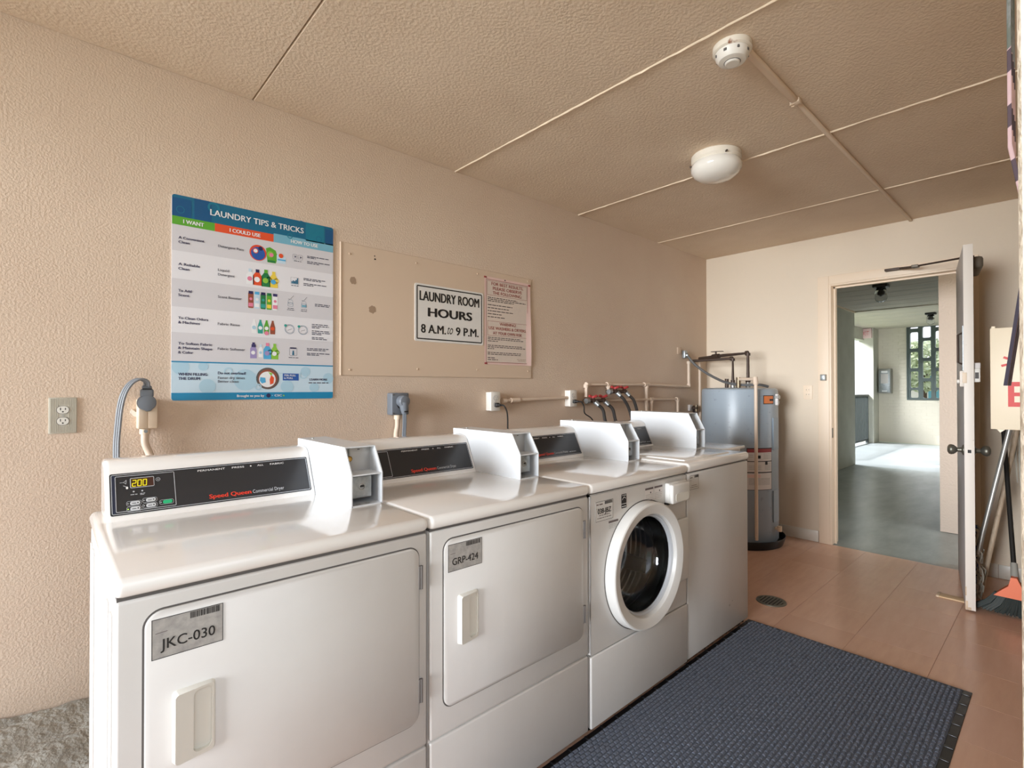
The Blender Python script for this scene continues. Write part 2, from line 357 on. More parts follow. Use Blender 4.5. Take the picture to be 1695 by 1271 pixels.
# ================================================================== ROOM SHELL
def sbox(name, a, b, m, label=None, bev=0):
    mb = MB(); mb.box(a, b, m, bev); return struct(mb.build(name), label)
sbox('wall_left', (-2.1, -0.15, 0), (L+0.14, 0, H+0.12), m_wall)
mb = MB()   # back wall with the doorway
mb.box((L, 0.0, 0), (L+0.14, 1.03, H+0.12), m_wall_lit); mb.box((L, 1.845, 0), (L+0.14, 2.6, H+0.12), m_wall_lit); mb.box((L, 1.03, 2.105), (L+0.14, 1.845, H+0.12), m_wall_lit)
struct(mb.build('wall_back'))
sbox('wall_right', (0.75, RW, 0), (L, RW+0.2, H), m_jamb, bev=0.012)
mb = MB(); mb.box((-2.1, RW, 0), (-1.05, RW+0.2, H), m_jamb); mb.box((-1.05, RW, 2.12), (0.75, RW+0.2, H), m_jamb); struct(mb.build('wall_entrance'))
mb = MB(); mb.box((-2.1, 0, 0), (-2.0, RW, 0.25), m_wall); mb.box((-2.1, 0, 2.38), (-2.0, RW, H), m_wall); mb.box((-2.1, 0, 0.25), (-2.0, 0.12, 2.38), m_wall); mb.box((-2.1, 2.2, 0.25), (-2.0, RW, 2.38), m_wall)
struct(mb.build('wall_near'))
# ceiling: precast panels with caulked joints
ce = sbox('ceiling', (-2.1, -0.15, H+0.06), (L, RW+0.2, H+0.2), m_crack)
js = [-2.0, -0.43, 0.636, 1.699, 2.773, 3.814, L]
for i in range(len(js)-1):
    boxpart('ceiling_panel', ce, (js[i]+0.002, 0.0, H), (js[i+1]-0.002, RW, H+0.059), m_ceil, 0.003, 1)
def bead(x):
    mb = MB(); vs = []; fs = []; N = 60
    for i in range(N+1):
        y = RW*i/N; w = 0.0058+0.0015*math.sin(i*1.7)+random.uniform(-0.001, 0.001); d = 0.004+random.uniform(0, 0.0025); xo = x+random.uniform(-0.0012, 0.0012)
        vs += [(xo-w, y, H+0.0008), (xo-w*0.4, y, H-d), (xo+w*0.4, y, H-d), (xo+w, y, H+0.0008)]
    for i in range(N):
        for k in range(3): a = i*4+k; fs.append([a, a+1, a+5, a+4])
    mb.add(vs, fs, m_bead); mb.build('joint_bead', ce, sharp=60)
for x in js[3:6]: bead(x)
# floor of vinyl tiles
fl = sbox('floor', (-2.1, 0, -0.08), (L, RW+0.2, -0.0012), m_seam)
T = 0.32; tmesh = {}
for i in range(17):
    for j in range(8):
        x1 = L-i*T; x0 = x1-T; y0 = j*T; y1 = min(y0+T, RW)
        k = (round(y1-y0, 3), random.choice((0, 0, 0, 1, 2)))
        if k not in tmesh:
            mb = MB(); mb.box((-T/2+0.0007, -(y1-y0)/2+0.0007, -0.0012), (T/2-0.0007, (y1-y0)/2-0.0007, 0), (m_tile, m_tile2, m_tile3)[k[1]], 0.0004, 1)
            o = mb.build('tile', fl); tmesh[k] = o.data
        else: o = bpy.data.objects.new('tile', tmesh[k]); COL.objects.link(o); o.parent = fl
        o.location = WP(Vector(((x0+x1)/2, (y0+y1)/2, 0))-ORIG['floor'])
        if o.data.users == 1: o.data.transform(Matrix.Translation(WP(ORIG['floor'])))
# baseboard of white tiles along the back wall
bb = sbox('baseboard_back', (L-0.002, 0.0, 0), (L, 0.955, 0.09), m_seam)
mb = MB(); mb.box((L-0.002, 1.935, 0), (L, RW, 0.09), m_seam); bb2 = struct(mb.build('baseboard_right'))
def bt(y0, y1, par):
    boxpart('tile', par, (L-0.009, y0+0.001, 0.001), (L-0.002, y1-0.001, 0.092), m_basetile, 0.002, 2)
y = 0.955
while y > 0.01: bt(max(0, y-0.28), y, bb); y -= 0.28
for a, b_ in ((1.935, 2.02), (2.02, 2.17), (2.17, RW)): bt(a, b_, bb2)
# rough concrete curb under the wall, beside and behind the first dryer
mb = MB(); NX, NY = 60, 14; vs = []; fs = []
for i in range(NX+1):
    for j in range(NY+1):
        x = -1.9+2.35*i/NX; yy = 0.005+0.44*j/NY
        z = 0.178-0.15*(x)*0.9-0.05*j/NY+0.006*math.sin(x*23+j)+random.uniform(-0.004, 0.004)
        z = min(z, 0.27); vs.append((x, yy, max(z, 0.12)))
for i in range(NX):
    for j in range(NY): a = i*(NY+1)+j; fs.append([a, a+1, a+NY+2, a+NY+1])
base = len(vs); 
for i in range(NX+1): x = -1.9+2.35*i/NX; vs.append((x, 0.445, 0.0)); 
for i in range(NX): fs.append([i*(NY+1)+NY, base+i, base+i+1, (i+1)*(NY+1)+NY])
vs += [(0.45, 0.005, 0)]; fs.append([NX*(NY+1)+j for j in range(NY+1)]+[base+NX, len(vs)-1])
mb.add(vs, fs, m_conc); struct(mb.build('trim_1', sharp=50), 'rough grey concrete curb at the foot of the wall left of the dryers')
# door frame
mb = MB()
mb.box((L-0.018, 0.960, 0), (L, 1.040, 2.166), m_trimw, 0.003); mb.box((L-0.018, 1.040, 2.095), (L, 1.935, 2.166), m_trimw, 0.003); mb.box((L-0.018, 1.850, 0), (L, 1.935, 2.096), m_trimw, 0.003)
mb.box((L-0.012, 1.030, 0), (L+0.145, 1.054, 2.105), m_trimw, 0.002); mb.box((L-0.012, 1.828, 0), (L+0.145, 1.850, 2.105), m_trimw, 0.002); mb.box((L-0.012, 1.054, 2.083), (L+0.145, 1.828, 2.105), m_trimw, 0.002)
mb.box((L+0.055, 1.054, 0), (L+0.075, 1.066, 2.083), m_trimw); mb.box((L+0.055, 1.054, 2.071), (L+0.075, 1.828, 2.083), m_trimw)
struct(mb.build('trim_2'), 'cream painted door frame around the open doorway')
# ------------------------------------------------------------------ hall beyond the doorway
X0 = L+0.14
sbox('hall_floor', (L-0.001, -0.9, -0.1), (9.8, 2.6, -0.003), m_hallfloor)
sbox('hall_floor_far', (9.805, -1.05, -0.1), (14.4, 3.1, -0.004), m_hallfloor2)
sbox('wall_hall_left', (X0, -0.25, 0), (9.85, -0.05, 2.52), m_hallwall)
mb = MB(); mb.box((X0, -0.05, 2.497), (9.85, -0.03, 2.52), m_bead); struct(mb.build('trim_3'))
sbox('wall_hall_right', (5.8, 1.57, 0), (5.95, 3.1, 2.62), m_hallpink)
mb = MB(); mb.box((X0, 2.6, 2.2), (5.8, 2.7, 2.62), m_hallpink); mb.box((5.95, 3.1, 0), (14.5, 3.2, 2.9), m_hallwall); struct(mb.build('wall_hall_side'))  # side opening below the header is added to let the hall fill in
hc = sbox('hall_ceiling', (X0, -0.25, 2.545), (9.85, 2.7, 2.7), m_crack)
x = X0
while x < 9.8:
    x2 = min(x+0.42, 9.85); boxpart('plank', hc, (x+0.004, -0.25, 2.52), (x2-0.004, 2.7, 2.544), m_hallceil, 0.004, 1); x = x2
hc2 = sbox('hall_ceiling_far', (9.85, -1.3, 2.655), (14.5, 3.2, 2.8), m_crack)
x = 9.95
while x < 14.4:
    x2 = min(x+0.56, 14.5); boxpart('plank', hc2, (x+0.004, -1.0, 2.632), (x2-0.004, 3.1, 2.654), m_hallceil, 0.004, 1); x = x2
sbox('hall_beam', (9.80, -0.25, 2.505), (9.95, 3.1, 2.66), m_hallceil)
# far brick wall with the screen-block window
mb = MB(); X4 = 14.4
mb.box((X4, -0.96, 0), (X4+0.15, -0.145, 2.66), m_brick); mb.box((X4, -0.145, 0), (X4+0.15, 1.21, 1.005), m_brick); mb.box((X4, 1.21, 0), (X4+0.15, 3.2, 2.66), m_brick)
wf = struct(mb.build('wall_far'))
# toothed brick ends beside the screen window
for k in range(18):
    z0 = 1.03+k*0.088
    boxpart('brick', wf, (X4-0.008, -0.30+(0.04 if k % 2 else 0), z0), (X4, -0.155, z0+0.07), m_brick, 0.003, 1)
sw = MB(); sw.box((X4-0.01, -0.150, 0.985), (X4+0.12, 1.215, 1.012), m_screen); sw.box((X4-0.01, -0.150, 1.012), (X4+0.12, -0.128, 2.632), m_screen)
win = struct(sw.build('window_1'), 'dark grey screen-block window opening in the far wall of the hall')
FX = Frame((X4, 0, 0), (0, 1, 0), (0, 0, 1))
zodd = [(2.593, 2.632), (2.140, 2.516), (1.70, 2.07), (1.26, 1.63), (1.034, 1.21)]; zev = [(2.374, 2.625), (1.927, 2.31), (1.474, 1.856), (1.027, 1.403)]
for c in range(6):
    yc = -0.017+c*0.222; zz = zodd if c % 2 == 0 else zev
    for k, (a, b_) in enumerate(zz):
        top = 2.632 if k == 0 else (zz[k-1][0]+b_)/2; bot = 1.012 if k == len(zz)-1 else (a+zz[k+1][1])/2
        mb = MB(); n = 28; outer = []; r = min(0.03, (b_-a)*0.4); inner = rrect(yc-0.074, a, yc+0.074, b_, r)
        cy = yc; cz = (a+b_)/2
        for (py, pz) in inner:
            sy = 1 if py > cy else -1; sz = 1 if pz > cz else -1
            outer.append((cy+sy*0.111 if abs(py-cy) > 0.0735-r or True else py, 0))
        m_ = len(inner); seg = 7; ou = []
        for q, (cxx, czz) in enumerate(((yc+0.111, top), (yc-0.111, top), (yc-0.111, bot), (yc+0.111, bot))): ou += [(cxx, czz)]*seg
        vs = [Vector((X4, p[0], p[1])) for p in inner]+[Vector((X4, p[0], p[1])) for p in ou]+[Vector((X4+0.1, p[0], p[1])) for p in inner]
        fs = []
        for i in range(m_):
            j = (i+1) % m_
            if ou[i] == ou[j]: fs.append([i, j, m_+i])
            else: fs.append([i, j, m_+j, m_+i])
            fs.append([i, j, 2*m_+j, 2*m_+i])
        mb.add(vs, fs, m_screen); o = mb.build('screen_block', win)
sbox('pillar', (13.93, -0.96, 0), (14.4, -0.68, 2.66), m_hallwall)
sbox('hall_header', (9.95, -1.0, 2.36), (13.93, -0.86, 2.64), m_hallwall)
# railing
rl = thing('railing', 'dark metal railing with upright bars across the open side of the far hall', 'railing', (12, -0.8, 0))
part('top_rail', rl, lambda m: m.box((10.2, -0.83, 1.06), (13.94, -0.77, 1.11), m_darkmetal, 0.01)); part('bottom_rail', rl, lambda m: m.box((10.2, -0.82, 0.06), (13.94, -0.78, 0.10), m_darkmetal))
for a in (10.2, 13.86): part('post', rl, lambda m: m.box((a, -0.825, 0), (a+0.05, -0.775, 1.06), m_darkmetal))
for i in range(36): part('baluster', rl, lambda m: m.box((10.3+i*0.1, -0.81, 0.1), (10.325+i*0.1, -0.79, 1.06), m_darkmetal))
# exit sign
ex = thing('exit_sign', 'small pale exit sign with red letters high on the pillar in the hall', 'sign', (13.84, -0.84, 2.4))
part('housing', ex, lambda m: m.box((13.86, -0.93, 2.40), (13.93, -0.70, 2.62), m_exitface, 0.005))
FEX = Frame((13.86, 0, 0), (0, 1, 0), (0, 0, 1)); part('lettering', ex, lambda m: m.text(FEX, 'EXIT', -0.905, 2.46, 0.10, -0.002 if FEX.N.x > 0 else 0.002, m_exitred, w=0.16))
# extinguisher cabinet
fc = thing('extinguisher_cabinet', 'grey wall cabinet with a white top label beside the screen window in the hall', 'cabinet', (14.3, -0.53, 1.13))
part('body', fc, lambda m: m.box((14.22, -0.65, 1.13), (14.4, -0.41, 1.70), m_cabinet, 0.01))
part('door', fc, lambda m: m.box((14.205, -0.635, 1.16), (14.22, -0.425, 1.66), m_galv, 0.004))
part('window_pane', fc, lambda m: m.box((14.2, -0.60, 1.36), (14.206, -0.46, 1.58), m_labelw, 0.004))
part('label_plate', fc, lambda m: m.box((14.2, -0.59, 1.60), (14.206, -0.47, 1.65), m_white))
part('bottom_label', fc, lambda m: m.box((14.2, -0.58, 1.17), (14.206, -0.48, 1.20), m_white))
# hall lamps
def jelly(x, y, z, label):
    t = thing('hall_lamp', label, 'ceiling light', (x, y, z), 'jelly-jar lamps in the hall')
    part('base_plate', t, lambda m: m.box((x-0.075, y-0.075, z-0.035), (x+0.075, y+0.075, z), m_blackplastic, 0.006))
    part('lamp_holder', t, lambda m: m.cyl((x, y, z-0.035), (x, y, z-0.07), 0.045, m_blackplastic))
    part('glass_jar', t, lambda m: m.lathe((x, y, z-0.05), (0, 0, -1), [(0.05, 0), (0.062, 0.03), (0.062, 0.12), (0.05, 0.15), (0.02, 0.162), (0.0001, 0.164)], m_glass, 24))
    part('bulb', t, lambda m: m.lathe((x, y, z-0.07), (0, 0, -1), [(0.018, 0), (0.03, 0.03), (0.028, 0.055), (0.0001, 0.075)], m_bglass, 16))
jelly(7.5, 0.8, 2.52, 'nearer jelly-jar lamp on a black plate on the hall ceiling')
jelly(11.9, 0.64, 2.632, 'farther jelly-jar lamp on a black plate in front of the screen window')
# outdoors
struct((lambda m: (m.box((-60, -80, -0.4), (90, 60, -0.35), m_ground), m.build('ground'))[1])(MB()))
def tree(x, y, h, label, s=1.0):
    t = thing('tree', label, 'tree', (x, y, -0.35), 'trees outside the hall')
    part('trunk', t, lambda m: m.tube([(x, y, -0.35), (x+0.1, y, h*0.3), (x, y+0.1, h*0.6)], [0.16, 0.12, 0.07], m_bark, 8))
    mb = MB(); rr = random.Random(int(x*7+abs(y)*13))
    for i in range(1100):
        a = rr.uniform(0, 6.283); u = rr.uniform(-1, 1); q = rr.uniform(0.5, 1)**0.5; R = h*0.36*s*q
        c = Vector((x+R*math.cos(a)*math.sqrt(1-u*u), y+R*math.sin(a)*math.sqrt(1-u*u), h*0.66+R*u*0.95))
        d1 = Vector((rr.uniform(-1, 1), rr.uniform(-1, 1), rr.uniform(-1, 1))).normalized(); d2 = d1.orthogonal().normalized(); k = rr.uniform(0.1, 0.2)
        mb.add([c-d1*k, c-d2*k*0.5, c+d1*k, c+d2*k*0.5], [[0, 1, 2, 3]], m_leaf)
    o = mb.build('crown', t, recalc=False, flat=True); o['kind'] = 'stuff'
tree(24, 1.2, 2.9, 'leafy tree outside straight behind the screen window'); tree(27, -1.8, 3.3, 'taller leafy tree outside left of the screen window'); tree(21, -6.2, 5.2, 'leafy tree outside beyond the railing', 1.2)
bl = thing('low_building', 'low pale building with teal shutters outside the screen window', 'building', (34, 3, -0.35))
part('wall', bl, lambda m: m.box((33, -4, -0.35), (38, 6, 2.4), m_hallwall)); part('roof', bl, lambda m: m.box((32.7, -4.3, 2.4), (38.3, 6.3, 2.6), m_cabinet))
for k in range(3): part('shutter', bl, lambda m: m.box((32.95, -2.5+k*2.6, 0.6), (33.0, -1.1+k*2.6, 1.9), m_teal))

# ================================================================== MACHINES
def SL(x): return Frame((x, 0.608, 1.040), (1, 0, 0), (0, 0.608-0.667, 1.040-0.915))   # sloped console face; b=0 at its top edge, downwards negative
def console(root, x0, x1):
    prof = [(0.50, 0.913), (0.50, 1.056), (0.505, 1.063), (0.514, 1.067), (0.560, 1.067), (0.580, 1.064), (0.594, 1.057), (0.602, 1.049), (0.667, 0.913)]
    mb = MB(); n = len(prof); vs = []; ends = [(x0, 0.90, 0.006), (x0+0.004, 0.97, 0.002), (x0+0.012, 1.0, 0), (x1-0.006, 1.0, 0), (x1, 0.985, 0.002)]
    cy, cz = 0.575, 0.985
    for ex_, k, _ in ends:
        for (a, b_) in prof: vs.append((ex_, cy+(a-cy)*k, max(0.913, cz+(b_-cz)*k)))
    fs = [[i*n+j, i*n+(j+1) % n, (i+1)*n+(j+1) % n, (i+1)*n+j] for i in range(len(ends)-1) for j in range(n)]
    fs += [list(range(n)), [(len(ends)-1)*n+j for j in range(n)]]
    mb.add(vs, fs, m_enamel_lit); return mb.build('console', root, sharp=40)
def faceplate(root, x0, x1, kind, detail=True):
    fr = SL(0); h = 0.1225; y0 = -0.008; yb = -h
    mb = MB(); mb.prism(rrect(x0, yb, x1, y0, 0.004, 2), fr, -0.001, 0.0014, m_panel)
    pl = mb.build('control_panel', root)
    mb = MB(); n = 0.0019
    mb.rring(fr, x0+0.003, yb+0.003, x1-0.003, y0-0.003, 0.004, 0.0014, n, m_line)
    xs = x0+0.146
    # left control section
    mb.rect(fr, x0+0.0045, yb+0.0045, x0+0.0115, y0-0.0045, n, m_panelblue)
    mb.rring(fr, x0+0.0115, yb+0.008, xs, y0-0.008, 0.003, 0.0014, n+0.0002, m_line)
    mb.text(fr, 'PERMANENT', xs+0.058, y0-0.016, 0.0052, n, m_white, w=0.072); mb.text(fr, 'PRESS', xs+0.149, y0-0.016, 0.0052, n, m_white, w=0.034); mb.disc(fr, xs+0.202, y0-0.0135, 0.0022, n, m_white, 10)
    mb.text(fr, 'ALL', xs+0.221, y0-0.016, 0.0052, n, m_white, w=0.018); mb.text(fr, 'FABRIC', xs+0.259, y0-0.016, 0.0052, n, m_white, w=0.042)
    bx = xs+0.082
    mb.text(fr, 'Speed Queen', bx, yb+0.014, 0.0118, n, m_red, w=0.112, bold=0.035)
    mb.text(fr, 'Commercial '+kind, bx+0.117, yb+0.014, 0.0105, n, m_line, w=0.092 if kind == 'Dryer' else 0.1)
    if kind != 'Dryer': mb.greek(fr, bx+0.225, yb+0.015, 0.05, 0.004, n, m_line)
    mb.build('panel_print', pl, recalc=False, flat=True)
    if detail:
        X = lambda a: x0+a
        mb = MB(); mb.prism(rrect(X(0.044), y0-0.044, X(0.098), y0-0.016, 0.003), fr, 0.0014, 0.0026, m_line); mb.rect(fr, X(0.0455), y0-0.0425, X(0.082), y0-0.0175, 0.0028, m_led); mb.rect(fr, X(0.082), y0-0.0425, X(0.0965), y0-0.0175, 0.0028, m_ledred)
        dp = mb.build('display', pl)
        mb = MB()
        seg7 = {'2': 'abged', '0': 'abcdef'}
        for k, ch in enumerate('200'):
            ox = X(0.0485)+k*0.0118; oy = y0-0.0395; w_, h_ = 0.0078, 0.0165; q = 0.0014
            S = dict(a=(0, h_, w_, h_), b=(w_, h_/2, w_, h_), c=(w_, 0, w_, h_/2), d=(0, 0, w_, 0), e=(0, 0, 0, h_/2), f=(0, h_/2, 0, h_), g=(0, h_/2, w_, h_/2))
            for sgm in seg7[ch]: a = S[sgm]; sx = 0.0012; mb.line(fr, ox+a[0]+sx*a[1]/h_, oy+a[1], ox+a[2]+sx*a[3]/h_, oy+a[3], q, 0.0032, m_ledon)
        mb.build('digits', dp, recalc=False, flat=True)
        mb = MB()
        # arrow, drop, clock marks and indicator dots
        mb.line(fr, X(0.022), y0-0.026, X(0.030), y0-0.026, 0.001, n, m_line); mb.line(fr, X(0.030), y0-0.026, X(0.036), y0-0.020, 0.001, n, m_line); mb.line(fr, X(0.036), y0-0.020, X(0.035), y0-0.031, 0.001, n, m_line); mb.line(fr, X(0.035), y0-0.031, X(0.030), y0-0.026, 0.001, n, m_line)
        mb.disc(fr, X(0.037), y0-0.042, 0.0026, n, m_white, 10, 0.0038); mb.line(fr, X(0.029), y0-0.035, X(0.036), y0-0.039, 0.0014, n, m_line)
        mb.ring(fr, X(0.107), y0-0.026, 0.0052, 0.0009, n, m_line); mb.disc(fr, X(0.107), y0-0.026, 0.0012, n, m_white, 8)
        mb.disc(fr, X(0.051), y0-0.054, 0.0022, n, m_line, 10); mb.disc(fr, X(0.070), y0-0.054, 0.0022, n, m_line, 10)
        mb.greek(fr, X(0.044), y0-0.063, 0.015, 0.0026, n, m_line); mb.greek(fr, X(0.065), y0-0.062, 0.011, 0.0022, n, m_line); mb.greek(fr, X(0.065), y0-0.065, 0.011, 0.0022, n, m_line)
        mb.build('panel_marks', pl, recalc=False, flat=True)
        for k, (a, b_, g_) in enumerate(((0.044, -0.086, 0), (0.044, -0.101, 0), (0.079, -0.082, 0), (0.079, -0.097, 0), (0.117, -0.093, 1))):
            ob = MB(); yy = y0+b_+0.0; wd = 0.020
            ob.rring(fr, X(a-0.010), yy-0.0065, X(a+wd+0.0035), yy+0.0065, 0.005, 0.0008, n, m_line)
            ob.prism(rrect(X(a-0.002), yy-0.0048, X(a+wd), yy+0.0048, 0.0045), fr, 0.001, 0.0034, m_btngreen if g_ else m_btn)
            if not g_: ob.disc(fr, X(a+wd-0.005), yy, 0.0018, 0.0037, m_panel, 8); ob.rect(fr, X(a+0.002), yy-0.0014, X(a+0.011), yy+0.0002, 0.0037, m_panel)
            ob.disc(fr, X(a-0.0065), yy, 0.0016, n+0.0003, m_ledgreen if k == 1 else m_line, 8)
            ob.build('button', pl)
def coinbox(root, x0, x1, z0, zt, yb=0.50):
    tk = 0.0035; yf = 0.935; zm = (z0+zt)/2+0.008
    FS = Frame((0, 0, 0), (0, 1, 0), (0, 0, 1))
    pr = [(yb, z0), (yf, z0), (yf, zm), (yf-0.048, zt), (yb, zt)]
    def extr(m, poly, xa, xb, mm):
        n = len(poly); m.add([(xa, a, b_) for a, b_ in poly]+[(xb, a, b_) for a, b_ in poly], [list(range(n)), [n+i for i in range(n)]]+[[i, (i+1) % n, n+(i+1) % n, n+i] for i in range(n)], mm)
    mb = MB(); extr(mb, pr, x0, x0+tk, m_plastic_box); extr(mb, pr, x1-tk, x1, m_plastic_box)
    mb.box((x0+tk*0.5, yb, zt-tk), (x1-tk*0.5, yf-0.048, zt+0.0003), m_plastic_box); mb.box((x0+tk*0.5, yb, z0), (x1-tk*0.5, yf, z0+tk), m_plastic_box); mb.box((x0+tk*0.5, yb-0.0004, z0), (x1-tk*0.5, yb+tk, zt), m_plastic_box)
    mb.box((x0+tk*0.5, yf-0.078, zm-0.004), (x1-tk*0.5, yf-0.001, zm), m_plastic_box)
    cb = mb.build('coin_box', root, sharp=20)
    xm = (x0+x1)/2
    mb = MB(); mb.box((x0+tk, yf-0.083, zm), (x1-tk, yf-0.078, zt-tk), m_sticker2); 
    sl = mb.build('coin_plate', cb)
    FF = Frame((0, yf-0.078, 0), (1, 0, 0), (0, 0, 1))
    mb = MB(); xl = x0+0.028
    mb.box((xl-0.003, yf-0.079, zm+0.006), (xl, yf-0.070, zt-0.008), m_steel); mb.rect(FF, xl, zt-0.035, xl+0.004, zt-0.006, 0.0006, m_black); mb.rect(FF, xl-0.002, zm+0.008, xl+0.004, zm+0.032, 0.0006, m_black)
    mb.lathe((xl-0.002, yf-0.078, (zm+zt)/2), (0, 1, 0), [(0.009, 0), (0.009, 0.008), (0.006, 0.011), (0.0001, 0.012)], m_brass, 16); mb.build('coin_slot', cb)
    mb = MB(); mb.rring(FF, xm-0.004, zt-0.018, xm+0.020, zt-0.006, 0.006, 0.0006, 0.0008, m_steel); mb.rect(FF, xm+0.004, zt-0.0135, xm+0.012, zt-0.0105, 0.0008, m_ink); mb.build('plate_mark', cb, recalc=False, flat=True)
    zc0 = z0+0.018; zc1 = zm-0.006
    cd = part('cash_drawer', cb, lambda m: (m.box((x0+tk, yf-0.040, zc0), (x1-0.022, yf-0.030, zc1), m_gap), m.box((x0+tk+0.001, yf-0.038, zc0+0.003), (x1-0.025, yf-0.024, zc1-0.003), m_galv, 0.002)))
    def lock(m):
        c = (xm-0.006, yf-0.024, (zc0+zc1)/2); m.lathe(c, (0, 1, 0), [(0.0105, 0), (0.0105, 0.002), (0.008, 0.003), (0.007, -0.001), (0.0001, -0.001)], m_steel, 20)
        m.box((c[0]-0.006, c[1], c[2]-0.001), (c[0]+0.006, c[1]+0.0012, c[2]+0.005), m_black)
    part('lock', cb, lock)
    mb = MB(); FB = Frame((0, 0, z0+tk), (1, 0, 0), (0, -1, 0))
    for xx in (x0+0.028, x0+0.058): mb.ring(FB, xx, -(yf-0.016), 0.007, 0.003, 0.0006, m_steel); 
    mb.build('drain_holes', cb, recalc=False, flat=True)
    mb = MB(); mb.cyl((x0+0.03, yb+0.06, zt), (x0+0.03, yb+0.06, zt+0.004), 0.004, m_steel, 10); mb.build('top_screw', cb)
    return cb
m_plastic_box = mat('coin_box_enamel', (214, 217, 220), 0.35); m_sticker2 = mat('coin_plate_grey', (178, 176, 174), 0.35, 0.3)
def lidmesh(root, x0, x1, z0, z1, name='lid'):
    mb = MB(); mb.box((x0, 0.47, z0), (x1, 1.183, z1), m_enamel_lit, 0.016, 4); return mb.build(name, root, sharp=50)
def sticker(root, x0, x1, z0, z1, code, mm=m_sticker, small=False):
    fr = Frame((0, F, 0), (1, 0, 0), (0, 0, 1)); mb = MB(); n0 = getattr(sticker, 'n', 0.0)
    mb.prism([(x0, z0), (x1, z0), (x1, z1), (x0, z1)], fr, n0, n0+0.0007, mm); n = n0+0.001; w = x1-x0; h = z1-z0
    mb.frame(fr, x0, z0, x1, z1, 0.0012, n, m_black)
    bx = x0+w*0.52
    while bx < x1-w*0.05:
        q = random.choice((0.0008, 0.0012, 0.002)); mb.rect(fr, bx, z1-h*0.19, bx+q, z1-h*0.03, n, m_black); bx += q+random.choice((0.0006, 0.0012))
    mb.line(fr, x0+w*0.05, z1-h*0.36, x0+w*0.21, z1-h*0.345, 0.0010, n, m_ink)
    if code: mb.text(fr, code, x0+w*0.12, z0+h*(0.22 if not small else 0.38), h*0.25, n, m_black, w=w*0.76, bold=0.01 if not small else 0.03)
    if small: 
        mb.greek(fr, x0+w*0.2, z0+h*0.27, w*0.6, h*0.05, n, m_ink); mb.greek(fr, x0+w*0.1, z0+h*0.14, w*0.8, h*0.05, n, m_ink); mb.greek(fr, x0+w*0.05, z1-h*0.18, w*0.35, h*0.08, n, m_ink)
    return mb.build('asset_sticker', root, sharp=20)
FF = Frame((0, 1.168, 0), (1, 0, 0), (0, 0, 1))
